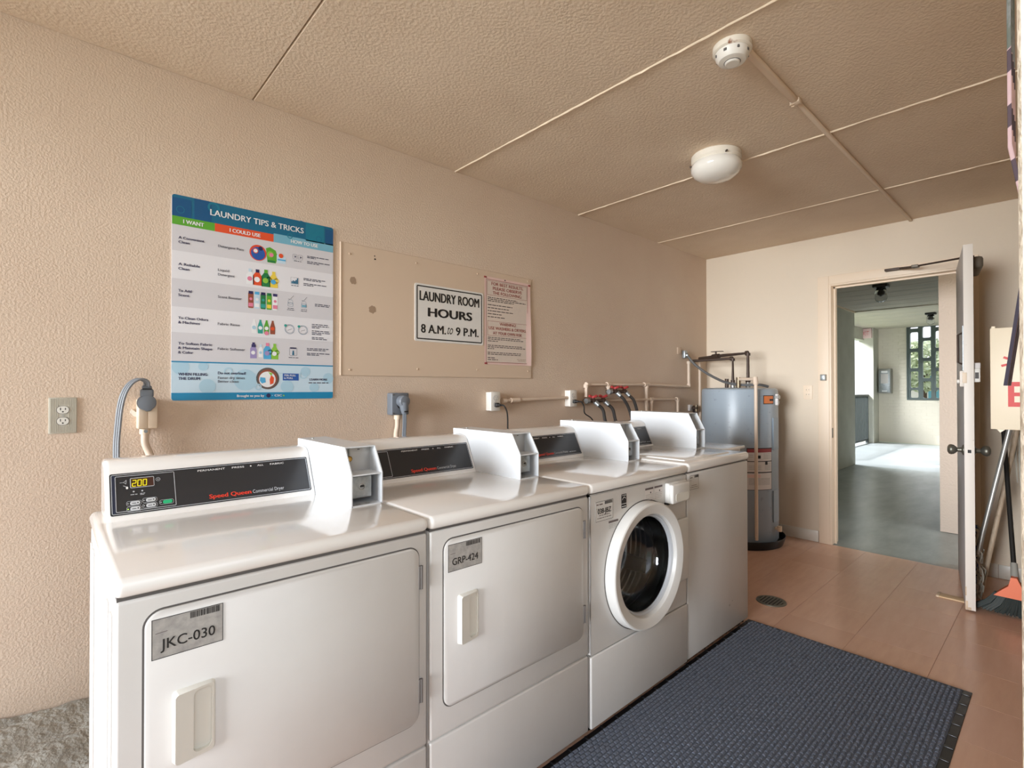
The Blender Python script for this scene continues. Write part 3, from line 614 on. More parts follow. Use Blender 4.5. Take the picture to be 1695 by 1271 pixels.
def dryer(x0, x1, label, code, detail):
    xm = (x0+x1)/2; t = thing('dryer', label, 'dryer', (xm, 0.82, 0), 'coin-operated dryers')
    mb = MB(); mb.box((x0, 0.475, 0.025), (x1, 1.168, 0.874), m_enamel_shade, 0.008, 3)
    # pressed ribs on the side panel
    for yy in (0.52, 0.60, 1.03, 1.11): mb.box((x0-0.004, yy, 0.07), (x0+0.002, yy+0.03, 0.84), m_enamel_shade, 0.004, 2)
    mb.build('body', t, sharp=40)
    [part('foot', t, lambda m: m.cyl((a, b_, 0), (a, b_, 0.03), 0.02, m_blackplastic, 12)) for a in (x0+0.05, x1-0.05) for b_ in (0.54, 1.1)]
    lidmesh(t, x0-0.004, x1+0.002, 0.878, 0.915)
    part('lid_gap', t, lambda m: m.box((x0+0.004, 0.48, 0.870), (x1-0.004, 1.17, 0.880), m_gap))
    # toe panel below, upper front frame above
    part('front_panel', t, lambda m: m.box((x0+0.0015, 1.160, 0.305), (x1-0.0015, F, 0.872), m_enamel_shade, 0.006, 3), sharp=40)
    part('toe_panel', t, lambda m: m.box((x0+0.0015, 1.160, 0.03), (x1-0.0015, F, 0.300), m_enamel_shade, 0.006, 3), sharp=40)
    dx0, dx1, dz0, dz1 = x0+0.045, x0+0.640, 0.378, 0.842
    fr = Frame((0, F, 0), (1, 0, 0), (0, 0, 1))
    mb = MB(); mb.prism(rrect(dx0-0.0035, dz0-0.0035, dx1+0.003, dz1+0.0035, 0.033, 8), fr, -0.001, 0.0006, m_gap); mb.build('door_gap', t)
    mb = MB()
    N = rrect(dx0, dz0, dx1, dz1, 0.03, 8); k = len(N); N2 = rrect(dx0+0.003, dz0+0.003, dx1-0.003, dz1-0.003, 0.027, 8)
    vs = [fr.p(a, b_, 0) for a, b_ in N]+[fr.p(a, b_, 0.004) for a, b_ in N]+[fr.p(a, b_, 0.0065) for a, b_ in N2]
    fs = [[i, (i+1) % k, k+(i+1) % k, k+i] for i in range(k)]+[[k+i, k+(i+1) % k, 2*k+(i+1) % k, 2*k+i] for i in range(k)]+[[2*k+i for i in range(k)]]
    mb.add(vs, fs, m_enamel_shade); dr = mb.build('door', t, sharp=50)
    for zz in (0.73, 0.43): part('hinge', dr, lambda m: (m.box((dx1-0.003, F, zz), (dx1+0.006, F+0.008, zz+0.062), m_hinge, 0.002), m.cyl((dx1+0.006, F+0.006, zz), (dx1+0.006, F+0.006, zz+0.062), 0.004, m_hinge, 8)))
    # recessed pull
    hx0, hx1, hz0, hz1 = x0+0.088, x0+0.162, 0.541, 0.682
    mb = MB(); n0 = 0.006
    out = rrect(hx0, hz0, hx1, hz1, 0.008, 4); inn = rrect(hx0+0.034, hz0+0.012, hx1-0.007, hz1-0.008, 0.010, 4); kk = len(out)
    mid = rrect(hx0+0.003, hz0+0.004, hx1-0.003, hz1-0.004, 0.007, 4)
    D = lambda a: 0.024-0.012*(a-hx0)/(hx1-hx0)
    vs = [fr.p(a, b_, n0) for a, b_ in out]+[fr.p(a, b_, D(a)) for a, b_ in mid]+[fr.p(a, b_, D(a)) for a, b_ in inn]+[fr.p(a, b_, 0.0075) for a, b_ in inn]
    fs = []
    for r_ in range(3): fs += [[r_*kk+i, r_*kk+(i+1) % kk, (r_+1)*kk+(i+1) % kk, (r_+1)*kk+i] for i in range(kk)]
    fs.append([3*kk+i for i in range(kk)]); mb.add(vs, fs, m_cream); mb.build('handle', dr, sharp=35)
    sticker.n = 0.0066; o = sticker(dr, x0+0.055, x0+0.175, 0.752, 0.828, code); sticker.n = 0
    console(t, x0+0.02, x0+0.562); faceplate(t, x0+0.030, x0+0.552, 'Dryer', detail)
    coinbox(t, x0+0.564, x0+0.664, 0.915, 1.087)
    return t
dryer(0.088, 0.757, 'white commercial dryer nearest the camera, first in the row, stickered JKC-030', 'JKC-030', True)
dryer(0.764, 1.438, 'white commercial dryer stickered GRP-424, between the first dryer and the front-load washer', 'GRP-424', False)
# ---- front-load washer
x0, x1 = 1.446, 2.132
t = thing('washer', 'white front-load washer with a round glass door, between a dryer and the top-load washer', 'washing machine', ((x0+x1)/2, 0.82, 0))
DC = (1.785, 0.553)
mb = MB(); yb_, yf_ = 0.475, 1.168
mb.box((x0, yb_, 0.025), (x0+0.01, yf_, 0.874), m_enamel_shade); mb.box((x1-0.01, yb_, 0.025), (x1, yf_, 0.874), m_enamel_shade); mb.box((x0, yb_, 0.025), (x1, yb_+0.01, 0.874), m_enamel_shade); mb.box((x0, yb_, 0.864), (x1, yf_, 0.874), m_enamel_shade); mb.box((x0, yb_, 0.025), (x1, yf_, 0.035), m_enamel_shade)
mb.build('body', t)
[part('foot', t, lambda m: m.cyl((a, b_, 0), (a, b_, 0.03), 0.02, m_blackplastic, 12)) for a in (x0+0.05, x1-0.05) for b_ in (0.54, 1.1)]
lidmesh(t, x0-0.004, x1+0.004, 0.878, 0.915); part('lid_gap', t, lambda m: m.box((x0+0.004, 0.48, 0.870), (x1-0.004, 1.165, 0.880), m_gap))
def front_hole(m):
    n = 64; zb, zt = 0.295, 0.872; fr = WALL; R = 0.205; vs = []; fs = []
    for i in range(n):
        a = 2*math.pi*i/n; c, s_ = math.cos(a), math.sin(a)
        tx = ((x1-0.0015-DC[0]) if c > 0 else (DC[0]-x0-0.0015))/max(abs(c), 1e-6); tz = ((zt-DC[1]) if s_ > 0 else (DC[1]-zb))/max(abs(s_), 1e-6); q = min(tx, tz)
        vs += [(DC[0]+R*c, F, DC[1]+R*s_), (DC[0]+q*c, F, DC[1]+q*s_), (DC[0]+R*c, 1.10, DC[1]+R*s_)]
    b0 = len(vs); cs = [(x1-0.0015, zt), (x0+0.0015, zt), (x0+0.0015, zb), (x1-0.0015, zb)]
    for i in range(n):
        j = (i+1) % n; fs.append([3*i, 3*j, 3*j+1, 3*i+1]); fs.append([3*i, 3*j, 3*j+2, 3*i+2])
        A, B = vs[3*i+1], vs[3*j+1]
        for (cx_, cz_) in cs:      # fill the corner between two perimeter points on different sides
            if abs(A[0]-B[0]) > 1e-5 and abs(A[2]-B[2]) > 1e-5 and min(A[0], B[0])-1e-6 <= cx_ <= max(A[0], B[0])+1e-6 and min(A[2], B[2])-1e-6 <= cz_ <= max(A[2], B[2])+1e-6:
                vs.append((cx_, F, cz_)); fs.append([3*i+1, 3*j+1, len(vs)-1])
    m.add(vs, fs, m_enamel_shade)
    m.box((x0+0.0015, 1.160, zb), (x0+0.004, F, zt), m_enamel_shade); m.box((x1-0.004, 1.160, zb), (x1-0.0015, F, zt), m_enamel_shade); m.box((x0+0.0015, 1.16, zb), (x1-0.0015, F-0.0005, zb+0.003), m_enamel_shade); m.box((x0+0.0015, 1.16, zt-0.003), (x1-0.0015, F-0.0005, zt), m_enamel_shade)
part('front_panel', t, front_hole, sharp=30)
part('toe_panel', t, lambda m: m.box((x0+0.0015, 1.150, 0.03), (x1-0.0015, F+0.004, 0.290), m_enamel_shade, 0.006, 3))
OC = (DC[0], F, DC[1])
dr = part('door', t, lambda m: m.lathe(OC, (0, 1, 0), [(0.252, 0), (0.250, 0.036), (0.247, 0.041), (0.242, 0.043), (0.210, 0.037), (0.204, 0.034), (0.200, 0.026), (0.195, 0.004), (0.193, -0.02), (0.2035, -0.02), (0.204, 0)], m_plastic, 96, closed=True), sharp=24)
part('door_shadow_gap', t, lambda m: m.lathe(OC, (0, 1, 0), [(0.256, 0.0004), (0.252, 0.0006), (0.252, 0.001), (0.256, 0.0008)], m_gap, 96, closed=True))
part('chrome_rim', dr, lambda m: m.lathe(OC, (0, 1, 0), [(0.1975, 0.020), (0.191, 0.014), (0.1885, 0.004), (0.194, 0.002)], m_line, 96, closed=True))
part('door_glass', dr, lambda m: m.lathe(OC, (0, 1, 0), [(0.193, 0.006), (0.186, -0.02), (0.172, -0.065), (0.148, -0.098), (0.105, -0.118), (0.05, -0.126), (0.0004, -0.127), (0.0004, -0.133), (0.05, -0.132), (0.106, -0.124), (0.152, -0.104), (0.178, -0.068), (0.191, -0.022), (0.196, 0.004)], m_glass, 64), sharp=60)
part('gasket', t, lambda m: m.lathe(OC, (0, 1, 0), [(0.204, -0.022), (0.200, -0.03), (0.196, -0.055), (0.200, -0.075), (0.215, -0.08)], m_gasket, 64))
def drumf(m):
    m.lathe(OC, (0, 1, 0), [(0.20, -0.08), (0.235, -0.095), (0.24, -0.12), (0.24, -0.42), (0.18, -0.44), (0.05, -0.46), (0.0005, -0.46)], m_drum, 64)
    for k in range(3):
        a = math.radians(95+120*k); c = Vector((DC[0]+0.2*math.cos(a), 0, DC[1]+0.2*math.sin(a)))
        m.tube([(c.x, F-0.11, c.z), (c.x, F-0.26, c.z), (c.x, F-0.41, c.z)], [0.03, 0.04, 0.03], m_gasket, 12)
    for k in range(10):   # pressed rings
        y = -0.14-k*0.027; m.lathe(OC, (0, 1, 0), [(0.2395, y), (0.234, y-0.004), (0.2395, y-0.008)], m_drum, 48)
part('drum', t, drumf)
dd = part('dispenser_drawer', t, lambda m: (m.box((1.948, F, 0.768), (2.100, F+0.022, 0.857), m_plastic, 0.006, 3), m.box((1.948, F+0.018, 0.770), (2.094, F+0.040, 0.853), m_plastic, 0.008, 3)))
part('pull_recess', dd, lambda m: m.prism(rrect(1.972, 0.778, 2.080, 0.812, 0.012), Frame((0, F+0.0402, 0), (1, 0, 0), (0, 0, 1)), 0, 0.0012, m_cream))
part('drawer_notch', dd, lambda m: m.box((1.944, F+0.001, 0.766), (1.958, F+0.02, 0.774), m_black))
part('hinge_plate', t, lambda m: m.box((2.040, F, 0.41), (2.128, F+0.014, 0.685), m_plastic, 0.008, 3), sharp=50)
console(t, x0+0.02, x0+0.583); faceplate(t, x0+0.030, x0+0.573, 'Washer', True)
coinbox(t, x0+0.585, x0+0.679, 0.915, 1.092)
sticker(t, 1.478, 1.583, 0.772, 0.845, '038-JBZ', m_stickerw, True)
fr = Frame((0, F, 0), (1, 0, 0), (0, 0, 1)); mb = MB()
mb.rect(fr, 1.637, 0.816, 1.670, 0.852, 0.001, m_black); mb.rect(fr, 1.637, 0.798, 1.670, 0.813, 0.001, m_black); mb.greek(fr, 1.640, 0.803, 0.026, 0.004, 0.0014, m_white)
for i in range(14): a0 = 0.3+i*0.16; mb.line(fr, 1.642+0.022*i/14, 0.826+0.014*math.sin(a0), 1.642+0.022*(i+1)/14, 0.826+0.014*math.sin(a0+0.16), 0.002, 0.0014, m_white)
mb.greek(fr, 1.641, 0.846, 0.026, 0.003, 0.0014, m_white); mb.build('energy_mark', t, recalc=False, flat=True)
mb = MB()
for (a, b_) in ((1.800, 1.860), (1.868, 1.930)):
    mb.rect(fr, a, 0.797, b_, 0.853, 0.0008, m_labelw); mb.rect(fr, a, 0.845, b_, 0.853, 0.0012, m_ink); mb.disc(fr, a+0.04, 0.832, 0.004, 0.0012, m_black, 8)
    for k in range(4): mb.greek(fr, a+0.003, 0.802+k*0.007, b_-a-0.006, 0.003, 0.0012, m_sticker)
mb.build('care_labels', t, recalc=False, flat=True)
mb = MB(); mb.rect(fr, 1.556, 0.755, 1.616, 0.763, 0.001, m_ink); 
for k in range(3): mb.greek(fr, 1.558, 0.735+k*0.006, 0.055, 0.003, 0.001, m_sticker)
mb.build('warning_label', t, recalc=False, flat=True)
# ---- top-load washer
x0, x1 = 2.140, 2.782
t = thing('washer', 'white top-load washer with a blank dented front, last in the row before the water heater', 'washing machine', ((x0+x1)/2, 0.82, 0))
part('body', t, lambda m: m.box((x0, 0.475, 0.03), (x1, F, 0.874), m_enamel_shade, 0.008, 3), sharp=40)
[part('foot', t, lambda m: m.cyl((a, b_, 0), (a, b_, 0.03), 0.02, m_blackplastic, 12)) for a in (x0+0.05, x1-0.05) for b_ in (0.54, 1.1)]
lidmesh(t, x0-0.002, x1+0.004, 0.878, 0.921, 'top_panel'); part('top_gap', t, lambda m: m.box((x0+0.004, 0.48, 0.870), (x1-0.004, 1.170, 0.882), m_gap))
part('loading_lid', t, lambda m: m.box((x0+0.06, 0.70, 0.917), (x0+0.52, 1.13, 0.9265), m_enamel_lit, 0.006, 3), sharp=60)
console(t, x0+0.02, x0+0.54); faceplate(t, x0+0.030, x0+0.530, 'Washer', False)
coinbox(t, x0+0.543, x0+0.642, 0.921, 1.120)
sticker(t, 2.160, 2.243, 0.797, 0.862, None, m_stickerw, True)
part('dent', t, lambda m: [m.lathe((2.56+q*0.03, F, 0.16+q*0.015), (0, 1, 0), [(0.006-q*0.002, 0.0003), (0.004, 0.0006), (0.0001, 0.0004)], m_sticker, 14) for q in range(2)])
mb = MB(); pts = []
for i in range(40): pts.append((2.15+i*0.0158, F-0.026+0.005*math.sin(i*1.3), 0.008+0.004*abs(math.sin(i*2.1))))
mb.tube(pts, 0.007, mat('rusty_strip', (120, 82, 56), 0.9, var=(30, (60, 44, 34), 0.4, 0.6)), 6); tag(mb.build('floor_strip'), 'ragged rusty strip on the floor under the front of the last washer', 'strip')
# low white cabinet beyond the washers
t = thing('utility_cabinet', 'low white flat-topped cabinet half hidden between the last washer and the water heater', 'cabinet', (3.0, 0.75, 0))
part('body', t, lambda m: m.box((2.80, 0.50, 0.0), (3.20, 0.955, 0.885), m_enamel_shade, 0.006)); part('top', t, lambda m: m.box((2.792, 0.49, 0.886), (3.212, 0.980, 0.905), m_enamel_lit, 0.006, 3))
part('door', t, lambda m: m.box((2.82, 0.955, 0.08), (3.18, 0.966, 0.86), m_enamel_shade, 0.004)); part('knob', t, lambda m: m.cyl((3.12, 0.966, 0.6), (3.12, 0.985, 0.6), 0.012, m_steel, 12))

# ================================================================== WATER HEATER
TC = (4.287, 0.471); TR = 0.294
t = thing('water_heater', 'tall grey cylindrical electric water heater standing in the back corner', 'water heater', (TC[0], TC[1], 0))
part('tank', t, lambda m: m.lathe((TC[0], TC[1], 0), (0, 0, 1), [(0.0001, 0.035), (0.285, 0.035), (TR, 0.05), (TR, 1.235), (0.288, 1.252), (0.27, 1.262), (0.0001, 1.268)], m_tank, 96), sharp=40)
part('drain_pan', t, lambda m: m.lathe((TC[0], TC[1], 0), (0, 0, 1), [(0.0001, 0.0), (0.325, 0.0), (0.338, 0.065), (0.342, 0.068), (0.344, 0.062), (0.330, 0.012), (0.0001, 0.012)], m_pan, 80), sharp=40)
def wrap(m, a0, a1, z0, z1, r, mm, n=10):
    vs = []; 
    for i in range(n+1):
        a = math.radians(a0+(a1-a0)*i/n); vs += [(TC[0]+r*math.cos(a), TC[1]+r*math.sin(a), z0), (TC[0]+r*math.cos(a), TC[1]+r*math.sin(a), z1)]
    m.add(vs, [[2*i, 2*i+1, 2*i+3, 2*i+2] for i in range(n)], mm)
def label1(m):
    R = TR+0.0008; wrap(m, 146, 103.5, 0.462, 0.792, R, m_black); R += 0.0006
    for (z0, z1, mm) in ((0.757, 0.785, m_maroon), (0.690, 0.757, m_labelw), (0.604, 0.684, m_labelw), (0.466, 0.596, m_labelw)): wrap(m, 145, 104.5, z0, z1, R, mm)
    wrap(m, 145, 125, 0.560, 0.585, R+0.0005, m_notice)
    for (z0, a0, a1) in [(0.735, 143, 136), (0.72, 143, 136)]+[(0.745-k*0.012, 120, 107) for k in range(4)]+[(0.67-k*0.010, 118, 107) for k in range(6)]+[(0.65-k*0.012, 143, 124) for k in range(3)]+[(0.552-k*0.008, 143, 108) for k in range(7)]:
        wrap(m, a0, a1, z0, z0+0.0035, R+0.0005, m_sticker, 5)
    for k in range(2):
        a = math.radians(127-k*12); c = Vector((TC[0]+(R+0.001)*math.cos(a), TC[1]+(R+0.001)*math.sin(a), 0.722-k*0.05)); wrap(m, 127-k*12-2.2, 127-k*12+2.2, c.z-0.012, c.z+0.012, R+0.0008, m_black, 4)
part('rating_label', t, label1, recalc=False)
part('warning_label', t, lambda m: (wrap(m, 120, 98, 1.135, 1.205, TR+0.0008, m_black), wrap(m, 118.8, 99.5, 1.141, 1.199, TR+0.0014, m_orange), wrap(m, 108, 99.5, 1.160, 1.176, TR+0.002, m_black)), recalc=False)
for z0, z1 in ((0.775, 1.025), (0.203, 0.450)):
    def cov(m):
        wrap(m, 101, 84, z0, z1, TR+0.010, m_tankplate); wrap(m, 101.01, 101, z0, z1, TR+0.010, m_tankplate)
        for a_ in (101, 84):
            a = math.radians(a_); m.add([(TC[0]+r*math.cos(a), TC[1]+r*math.sin(a), z) for r, z in ((TR-0.002, z0), (TR+0.010, z0), (TR+0.010, z1), (TR-0.002, z1))], [[0, 1, 2, 3]], m_tankplate)
        for z in (z0, z1):
            vs = []
            for i in range(9):
                a = math.radians(101-17*i/8); vs += [(TC[0]+r*math.cos(a), TC[1]+r*math.sin(a), z) for r in (TR-0.002, TR+0.010)]
            m.add(vs, [[2*i, 2*i+1, 2*i+3, 2*i+2] for i in range(8)], m_tankplate)
    part('element_cover', t, cov, sharp=30)
def tp(ang, r, z): a = math.radians(ang); return (TC[0]+r*math.cos(a), TC[1]+r*math.sin(a), z)
part('side_fitting', t, lambda m: (m.cyl(tp(91, TR, 1.19), tp(91, TR+0.03, 1.19), 0.016, m_steel, 12), m.cyl(tp(91, TR, 1.15), tp(91, TR+0.025, 1.15), 0.012, m_steel, 12), m.box((tp(91, TR, 0)[0]-0.012, tp(91, TR, 0)[1], 1.125), (tp(91, TR, 0)[0]+0.012, tp(91, TR+0.022, 0)[1], 1.215), m_labelw, 0.004)))
part('drain_valve', t, lambda m: (m.cyl(tp(93, TR-0.01, 0.15), tp(93, TR+0.035, 0.15), 0.012, m_beige, 12), m.cyl(tp(93, TR+0.03, 0.13), tp(93, TR+0.03, 0.17), 0.018, m_beige, 12)))
part('top_nipple', t, lambda m: (m.cyl((4.29, 0.42, 1.26), (4.29, 0.42, 1.31), 0.020, m_steel, 14), m.cyl((4.33, 0.53, 1.26), (4.33, 0.53, 1.31), 0.020, m_steel, 14), m.cyl((4.22, 0.40, 1.26), (4.22, 0.40, 1.34), 0.016, m_iron, 14)))
# relief pipe (white) and dark supply pipes
mb = MB(); mb.tube([(4.17, 0.52, 1.335), (4.10, 0.615, 1.333), (4.045, 0.70, 1.330), (4.031, 0.714, 1.318), (4.031, 0.714, 1.28), (4.033, 0.714, 0.09)], 0.0125, m_conduit, 12)
mb.cyl((4.04, 0.705, 1.345), (4.031, 0.714, 1.29), 0.019, m_conduit, 12); mb.cyl((4.17, 0.52, 1.262), (4.17, 0.52, 1.35), 0.018, m_valve, 12)
tag(mb.build('relief_pipe'), 'thin cream plastic relief pipe hanging down the front of the water heater', 'pipe')
def pipe(name, pts, r, m, label, joints=(), jr=1.45, cat='pipe', group=None):
    t = thing(name, label, cat, pts[0], group)
    part('tube', t, lambda q: q.tube(pts, r, m, 12))
    for (a, b_) in joints: part('fitting', t, lambda q: q.cyl(a, b_, r*jr, m, 14))
    return t
def elbow(p, d1, d2, l=0.022): p = Vector(p); return [(p+Vector(d1)*l, p), (p, p+Vector(d2)*l)]
pa = pipe('dark_pipe', [(4.275, 0.035, 1.505), (4.29, 0.42, 1.514), (4.29, 0.42, 1.30)], 0.012, m_iron, 'lower dark supply pipe with one elbow dropping into the water heater', elbow((4.29, 0.42, 1.514), (0, -1, 0), (0, 0, -1))+[((4.29, 0.42, 1.33), (4.29, 0.42, 1.31))])
pb = pipe('dark_pipe', [(4.45, 0.035, 1.535), (4.37, 0.30, 1.548), (4.33, 0.53, 1.556), (4.33, 0.53, 1.30)], 0.0135, m_iron, 'upper dark supply pipe with a shutoff valve above the water heater', elbow((4.33, 0.53, 1.556), (0.15, -0.9, 0), (0, 0, -1))+[((4.33, 0.53, 1.34), (4.33, 0.53, 1.31))])
part('valve', pb, lambda m: (m.cyl((4.40, 0.19, 1.543), (4.375, 0.26, 1.545), 0.022, m_iron, 12), m.cyl((4.387, 0.225, 1.55), (4.387, 0.225, 1.585), 0.008, m_iron, 10), m.box((4.36, 0.19, 1.583), (4.40, 0.29, 1.589), m_iron, 0.002)))
pipe('white_pipe', [(4.458, 0.035, 1.53), (4.462, 0.035, 0.6)], 0.012, m_conduit, 'cream pipe running straight down the corner behind the water heater', [((4.458, 0.035, 1.545), (4.458, 0.035, 1.50))])
# flexible conduit to the heater
t = thing('flexible_conduit', 'grey flexible conduit drooping from the wall to the top of the water heater', 'cable', (4.22, 0.0, 1.57))
part('connector', t, lambda m: (m.cyl((4.22, 0, 1.565), (4.235, 0.04, 1.555), 0.018, m_galv, 12), m.box((4.20, 0, 1.53), (4.25, 0.03, 1.60), m_galv, 0.006)))
part('hose', t, lambda m: m.tube([(4.23, 0.035, 1.557), (4.25, 0.09, 1.48), (4.26, 0.19, 1.40), (4.24, 0.32, 1.335), (4.20, 0.42, 1.305), (4.19, 0.54, 1.288), (4.23, 0.66, 1.288), (4.27, 0.715, 1.274)], 0.011, m_greyflex, 10, smooth=6))

# ================================================================== WALL PLUMBING
def clip(m, x, z): m.box((x-0.012, 0.0, z-0.018), (x+0.012, 0.012, z+0.018), m_conduit, 0.002)
YP = 0.028
t = pipe('white_pipe', [(2.822, YP, 1.20), (2.822, YP, 1.288), (3.588, YP, 1.291), (4.283, YP, 1.275), (4.270, YP, 1.275), (4.270, YP, 1.505)], 0.0125, m_conduit,
    'upper cream water pipe along the wall, feeding the valves and rising to the heater',
    elbow((2.822, YP, 1.288), (0, 0, -1), (1, 0, 0))+[((3.06, YP, 1.290), (3.10, YP, 1.290)), ((3.55, YP, 1.291), (3.625, YP, 1.291)), ((3.588, YP, 1.291), (3.588, YP, 1.262)), ((3.081, YP, 1.29), (3.081, YP, 1.265)), ((4.27, YP, 1.275), (4.27, YP, 1.30)), ((4.27, YP, 1.505), (4.27, YP, 1.48))])
part('drop', t, lambda q: q.cyl((3.588, YP, 1.29), (3.588, YP, 0.7), 0.0125, m_conduit, 12)); part('drop', t, lambda q: q.cyl((3.081, YP, 1.29), (3.081, YP, 1.245), 0.0125, m_conduit, 12))
t = pipe('white_pipe', [(2.94, YP, 1.172), (3.66, YP, 1.170), (4.075, YP, 1.167), (4.075, YP, 0.7)], 0.0115, m_conduit, 'lower cream water pipe along the wall behind the last washer', elbow((4.075, YP, 1.167), (-1, 0, 0), (0, 0, -1))+[((3.635, YP, 1.17), (3.685, YP, 1.17)), ((3.66, YP, 1.17), (3.66, YP, 1.14))])
part('drop', t, lambda q: q.cyl((3.66, YP, 1.17), (3.655, YP, 0.7), 0.0115, m_conduit, 12))
pipe('wall_conduit', [(2.04, YP, 1.187), (2.14, YP, 1.190), (2.62, YP, 1.197)], 0.0105, m_conduit, 'painted conduit running between the two white power outlets', [((2.10, YP, 1.189), (2.17, YP, 1.190)), ((2.03, YP, 1.187), (2.06, YP, 1.187))])
def valves(x, z, label, h1, h2):
    t = thing('washer_valve', label, 'valve', (x, 0, z), 'paired washer hose valves')
    part('manifold', t, lambda m: (m.cyl((x-0.04, YP, z), (x-0.04, 0.07, z), 0.016, m_valve, 12), m.cyl((x-0.05, 0.062, z), (x+0.16, 0.062, z), 0.013, m_iron, 12), m.cyl((x-0.06, 0.062, z), (x-0.03, 0.062, z), 0.019, m_galv, 12)))
    for k in (0.02, 0.135):
        v = part('valve_body', t, lambda m: (m.lathe((x+k, 0.062, z-0.012), (0, 0, 1), [(0.0001, 0), (0.022, 0.002), (0.024, 0.016), (0.016, 0.026), (0.009, 0.036), (0.0001, 0.036)], m_iron, 16), m.cyl((x+k+0.008, 0.07, z-0.005), (x+k+0.022, 0.095, z-0.032), 0.017, m_galv, 12)))
        part('red_handle', v, lambda m: [m.tube([(x+k+math.cos(a)*0.006, 0.062+math.sin(a)*0.006, z+0.026), (x+k+math.cos(a)*0.034, 0.062+math.sin(a)*0.034, z+0.036)], [0.008, 0.009], m_redh, 8) for a in (0.3, 1.87, 3.44, 5.0)]+[m.cyl((x+k, 0.062, z+0.018), (x+k, 0.062, z+0.036), 0.012, m_redh, 12)])
    for k, e in ((0.02, h1), (0.135, h2)):
        h = MB(); h.tube([(x+k+0.020, 0.092, z-0.028), (x+k+0.045, 0.115, z-0.065), (e[0], 0.13, z-0.14), (e[0]+0.02, 0.15, e[1]-0.08), (e[0]+0.02, 0.18, 0.75)], 0.0115, m_hose, 10, smooth=6)
        tag(h.build('water_hose'), 'black rubber washer hose hanging from the %s of the %s red-handled valve pair' % ('left tap' if k < 0.1 else 'right tap', 'lower' if z < 1.2 else 'upper'), 'hose', 'black washer hoses')
valves(2.84, 1.172, 'lower pair of washer taps with red handles, beside the second white outlet', (2.91, 1.05), (3.03, 1.05))
valves(3.10, 1.236, 'upper pair of washer taps with red handles, above and right of the other pair', (3.205, 1.05), (3.30, 1.05))
t = thing('wall_valve', 'small metal box and tap on the wall behind the last coin box', 'valve', (4.35, 0, 1.08))
part('box', t, lambda m: m.box((4.30, 0, 1.055), (4.36, 0.02, 1.11), m_labelw, 0.003)); part('tap', t, lambda m: (m.cyl((4.345, 0.02, 1.08), (4.345, 0.07, 1.08), 0.014, m_iron, 12), m.cyl((4.345, 0.06, 1.05), (4.345, 0.06, 1.11), 0.012, m_valve, 12), m.box((4.39, 0.0, 1.02), (4.41, 0.04, 1.10), m_iron, 0.003)))
o = MB(); o.box((4.115, 0, 1.565), (4.185, 0.006, 1.625), m_board, 0.003); tag(o.build('cover_plate'), 'small blank painted cover plate on the wall above the corner pipes', 'cover plate')

# ================================================================== ELECTRICAL ON THE LEFT WALL
def duplex(root, fr, cx, cz, n, mm):
    for dz in (0.0195, -0.0195):
        r = part('receptacle', root, lambda m: (m.prism([(cx+p[0], cz+dz+p[1]) for p in rrect(-0.0165, -0.0135, 0.0165, 0.0135, 0.012)], fr, n, n+0.002, m_gap), m.prism([(cx+p[0], cz+dz+p[1]) for p in rrect(-0.0155, -0.0125, 0.0155, 0.0125, 0.0115)], fr, n, n+0.003, mm)))
        part('slots', r, lambda m: (m.rect(fr, cx-0.0075, cz+dz-0.001, cx-0.0052, cz+dz+0.0075, n+0.0034, m_black), m.rect(fr, cx+0.0052, cz+dz-0.000, cx+0.0075, cz+dz+0.0065, n+0.0034, m_black), m.disc(fr, cx, cz+dz-0.0065, 0.0025, n+0.0034, m_black, 10)), recalc=False, flat=True)
    part('plate_screw', root, lambda m: m.disc(fr, cx, cz, 0.003, n+0.0015, m_steel, 10), recalc=False, flat=True)
t = thing('wall_outlet', 'ribbed beige-grey duplex outlet plate on the wall left of the dryers', 'outlet', (0.033, 0, 1.109))
def rib(m):
    m.box((-0.004, 0, 1.109), (0.070, 0.005, 1.233), m_ribplate, 0.002)
    for k in range(16):
        if 5 <= k <= 10: 
            m.box((0.0005+k*0.0043, 0.004, 1.112), (0.0027+k*0.0043, 0.0062, 1.134), m_ribplate); m.box((0.0005+k*0.0043, 0.004, 1.208), (0.0027+k*0.0043, 0.0062, 1.230), m_ribplate)
        else: m.box((0.0005+k*0.0043, 0.004, 1.112), (0.0027+k*0.0043, 0.0062, 1.230), m_ribplate)
part('plate', t, rib); duplex(t, WALL, 0.033, 1.171, 0.005, m_cream)
# dryer outlet box 1 with its plug
t = thing('dryer_outlet', 'cream surface box for the first dryer plug, beside the ribbed outlet plate', 'outlet', (0.267, 0, 1.115))
part('box', t, lambda m: m.box((0.238, 0, 1.115), (0.298, 0.055, 1.224), m_beige, 0.004, 3)); part('cover', t, lambda m: (m.box((0.240, 0.053, 1.117), (0.266, 0.058, 1.222), m_beige, 0.002), m.box((0.2675, 0.053, 1.117), (0.296, 0.058, 1.222), m_beige, 0.002)))
part('conduit_clamp', t, lambda m: (m.cyl((0.262, 0.028, 1.117), (0.262, 0.028, 1.095), 0.017, m_beige, 14), m.cyl((0.262, 0.045, 1.106), (0.262, 0.052, 1.106), 0.006, m_galv, 10)))
part('wall_tab', t, lambda m: m.prism([(0.238, 1.175), (0.224, 1.188), (0.219, 1.176), (0.232, 1.160), (0.238, 1.158)], WALL, 0.0, 0.006, m_outletw))
o = MB(); o.tube([(0.262, 0.028, 1.10), (0.263, 0.028, 1.06), (0.276, 0.03, 1.02), (0.295, 0.05, 0.96), (0.31, 0.08, 0.86)], 0.0125, m_conduit, 14, smooth=6); tag(o.build('conduit'), 'cream conduit curving down behind the first dryer from the cream outlet box', 'conduit')
t = thing('dryer_plug', 'grey round three-prong dryer plug with its cord looping down left', 'plug', (0.262, 0.06, 1.18))
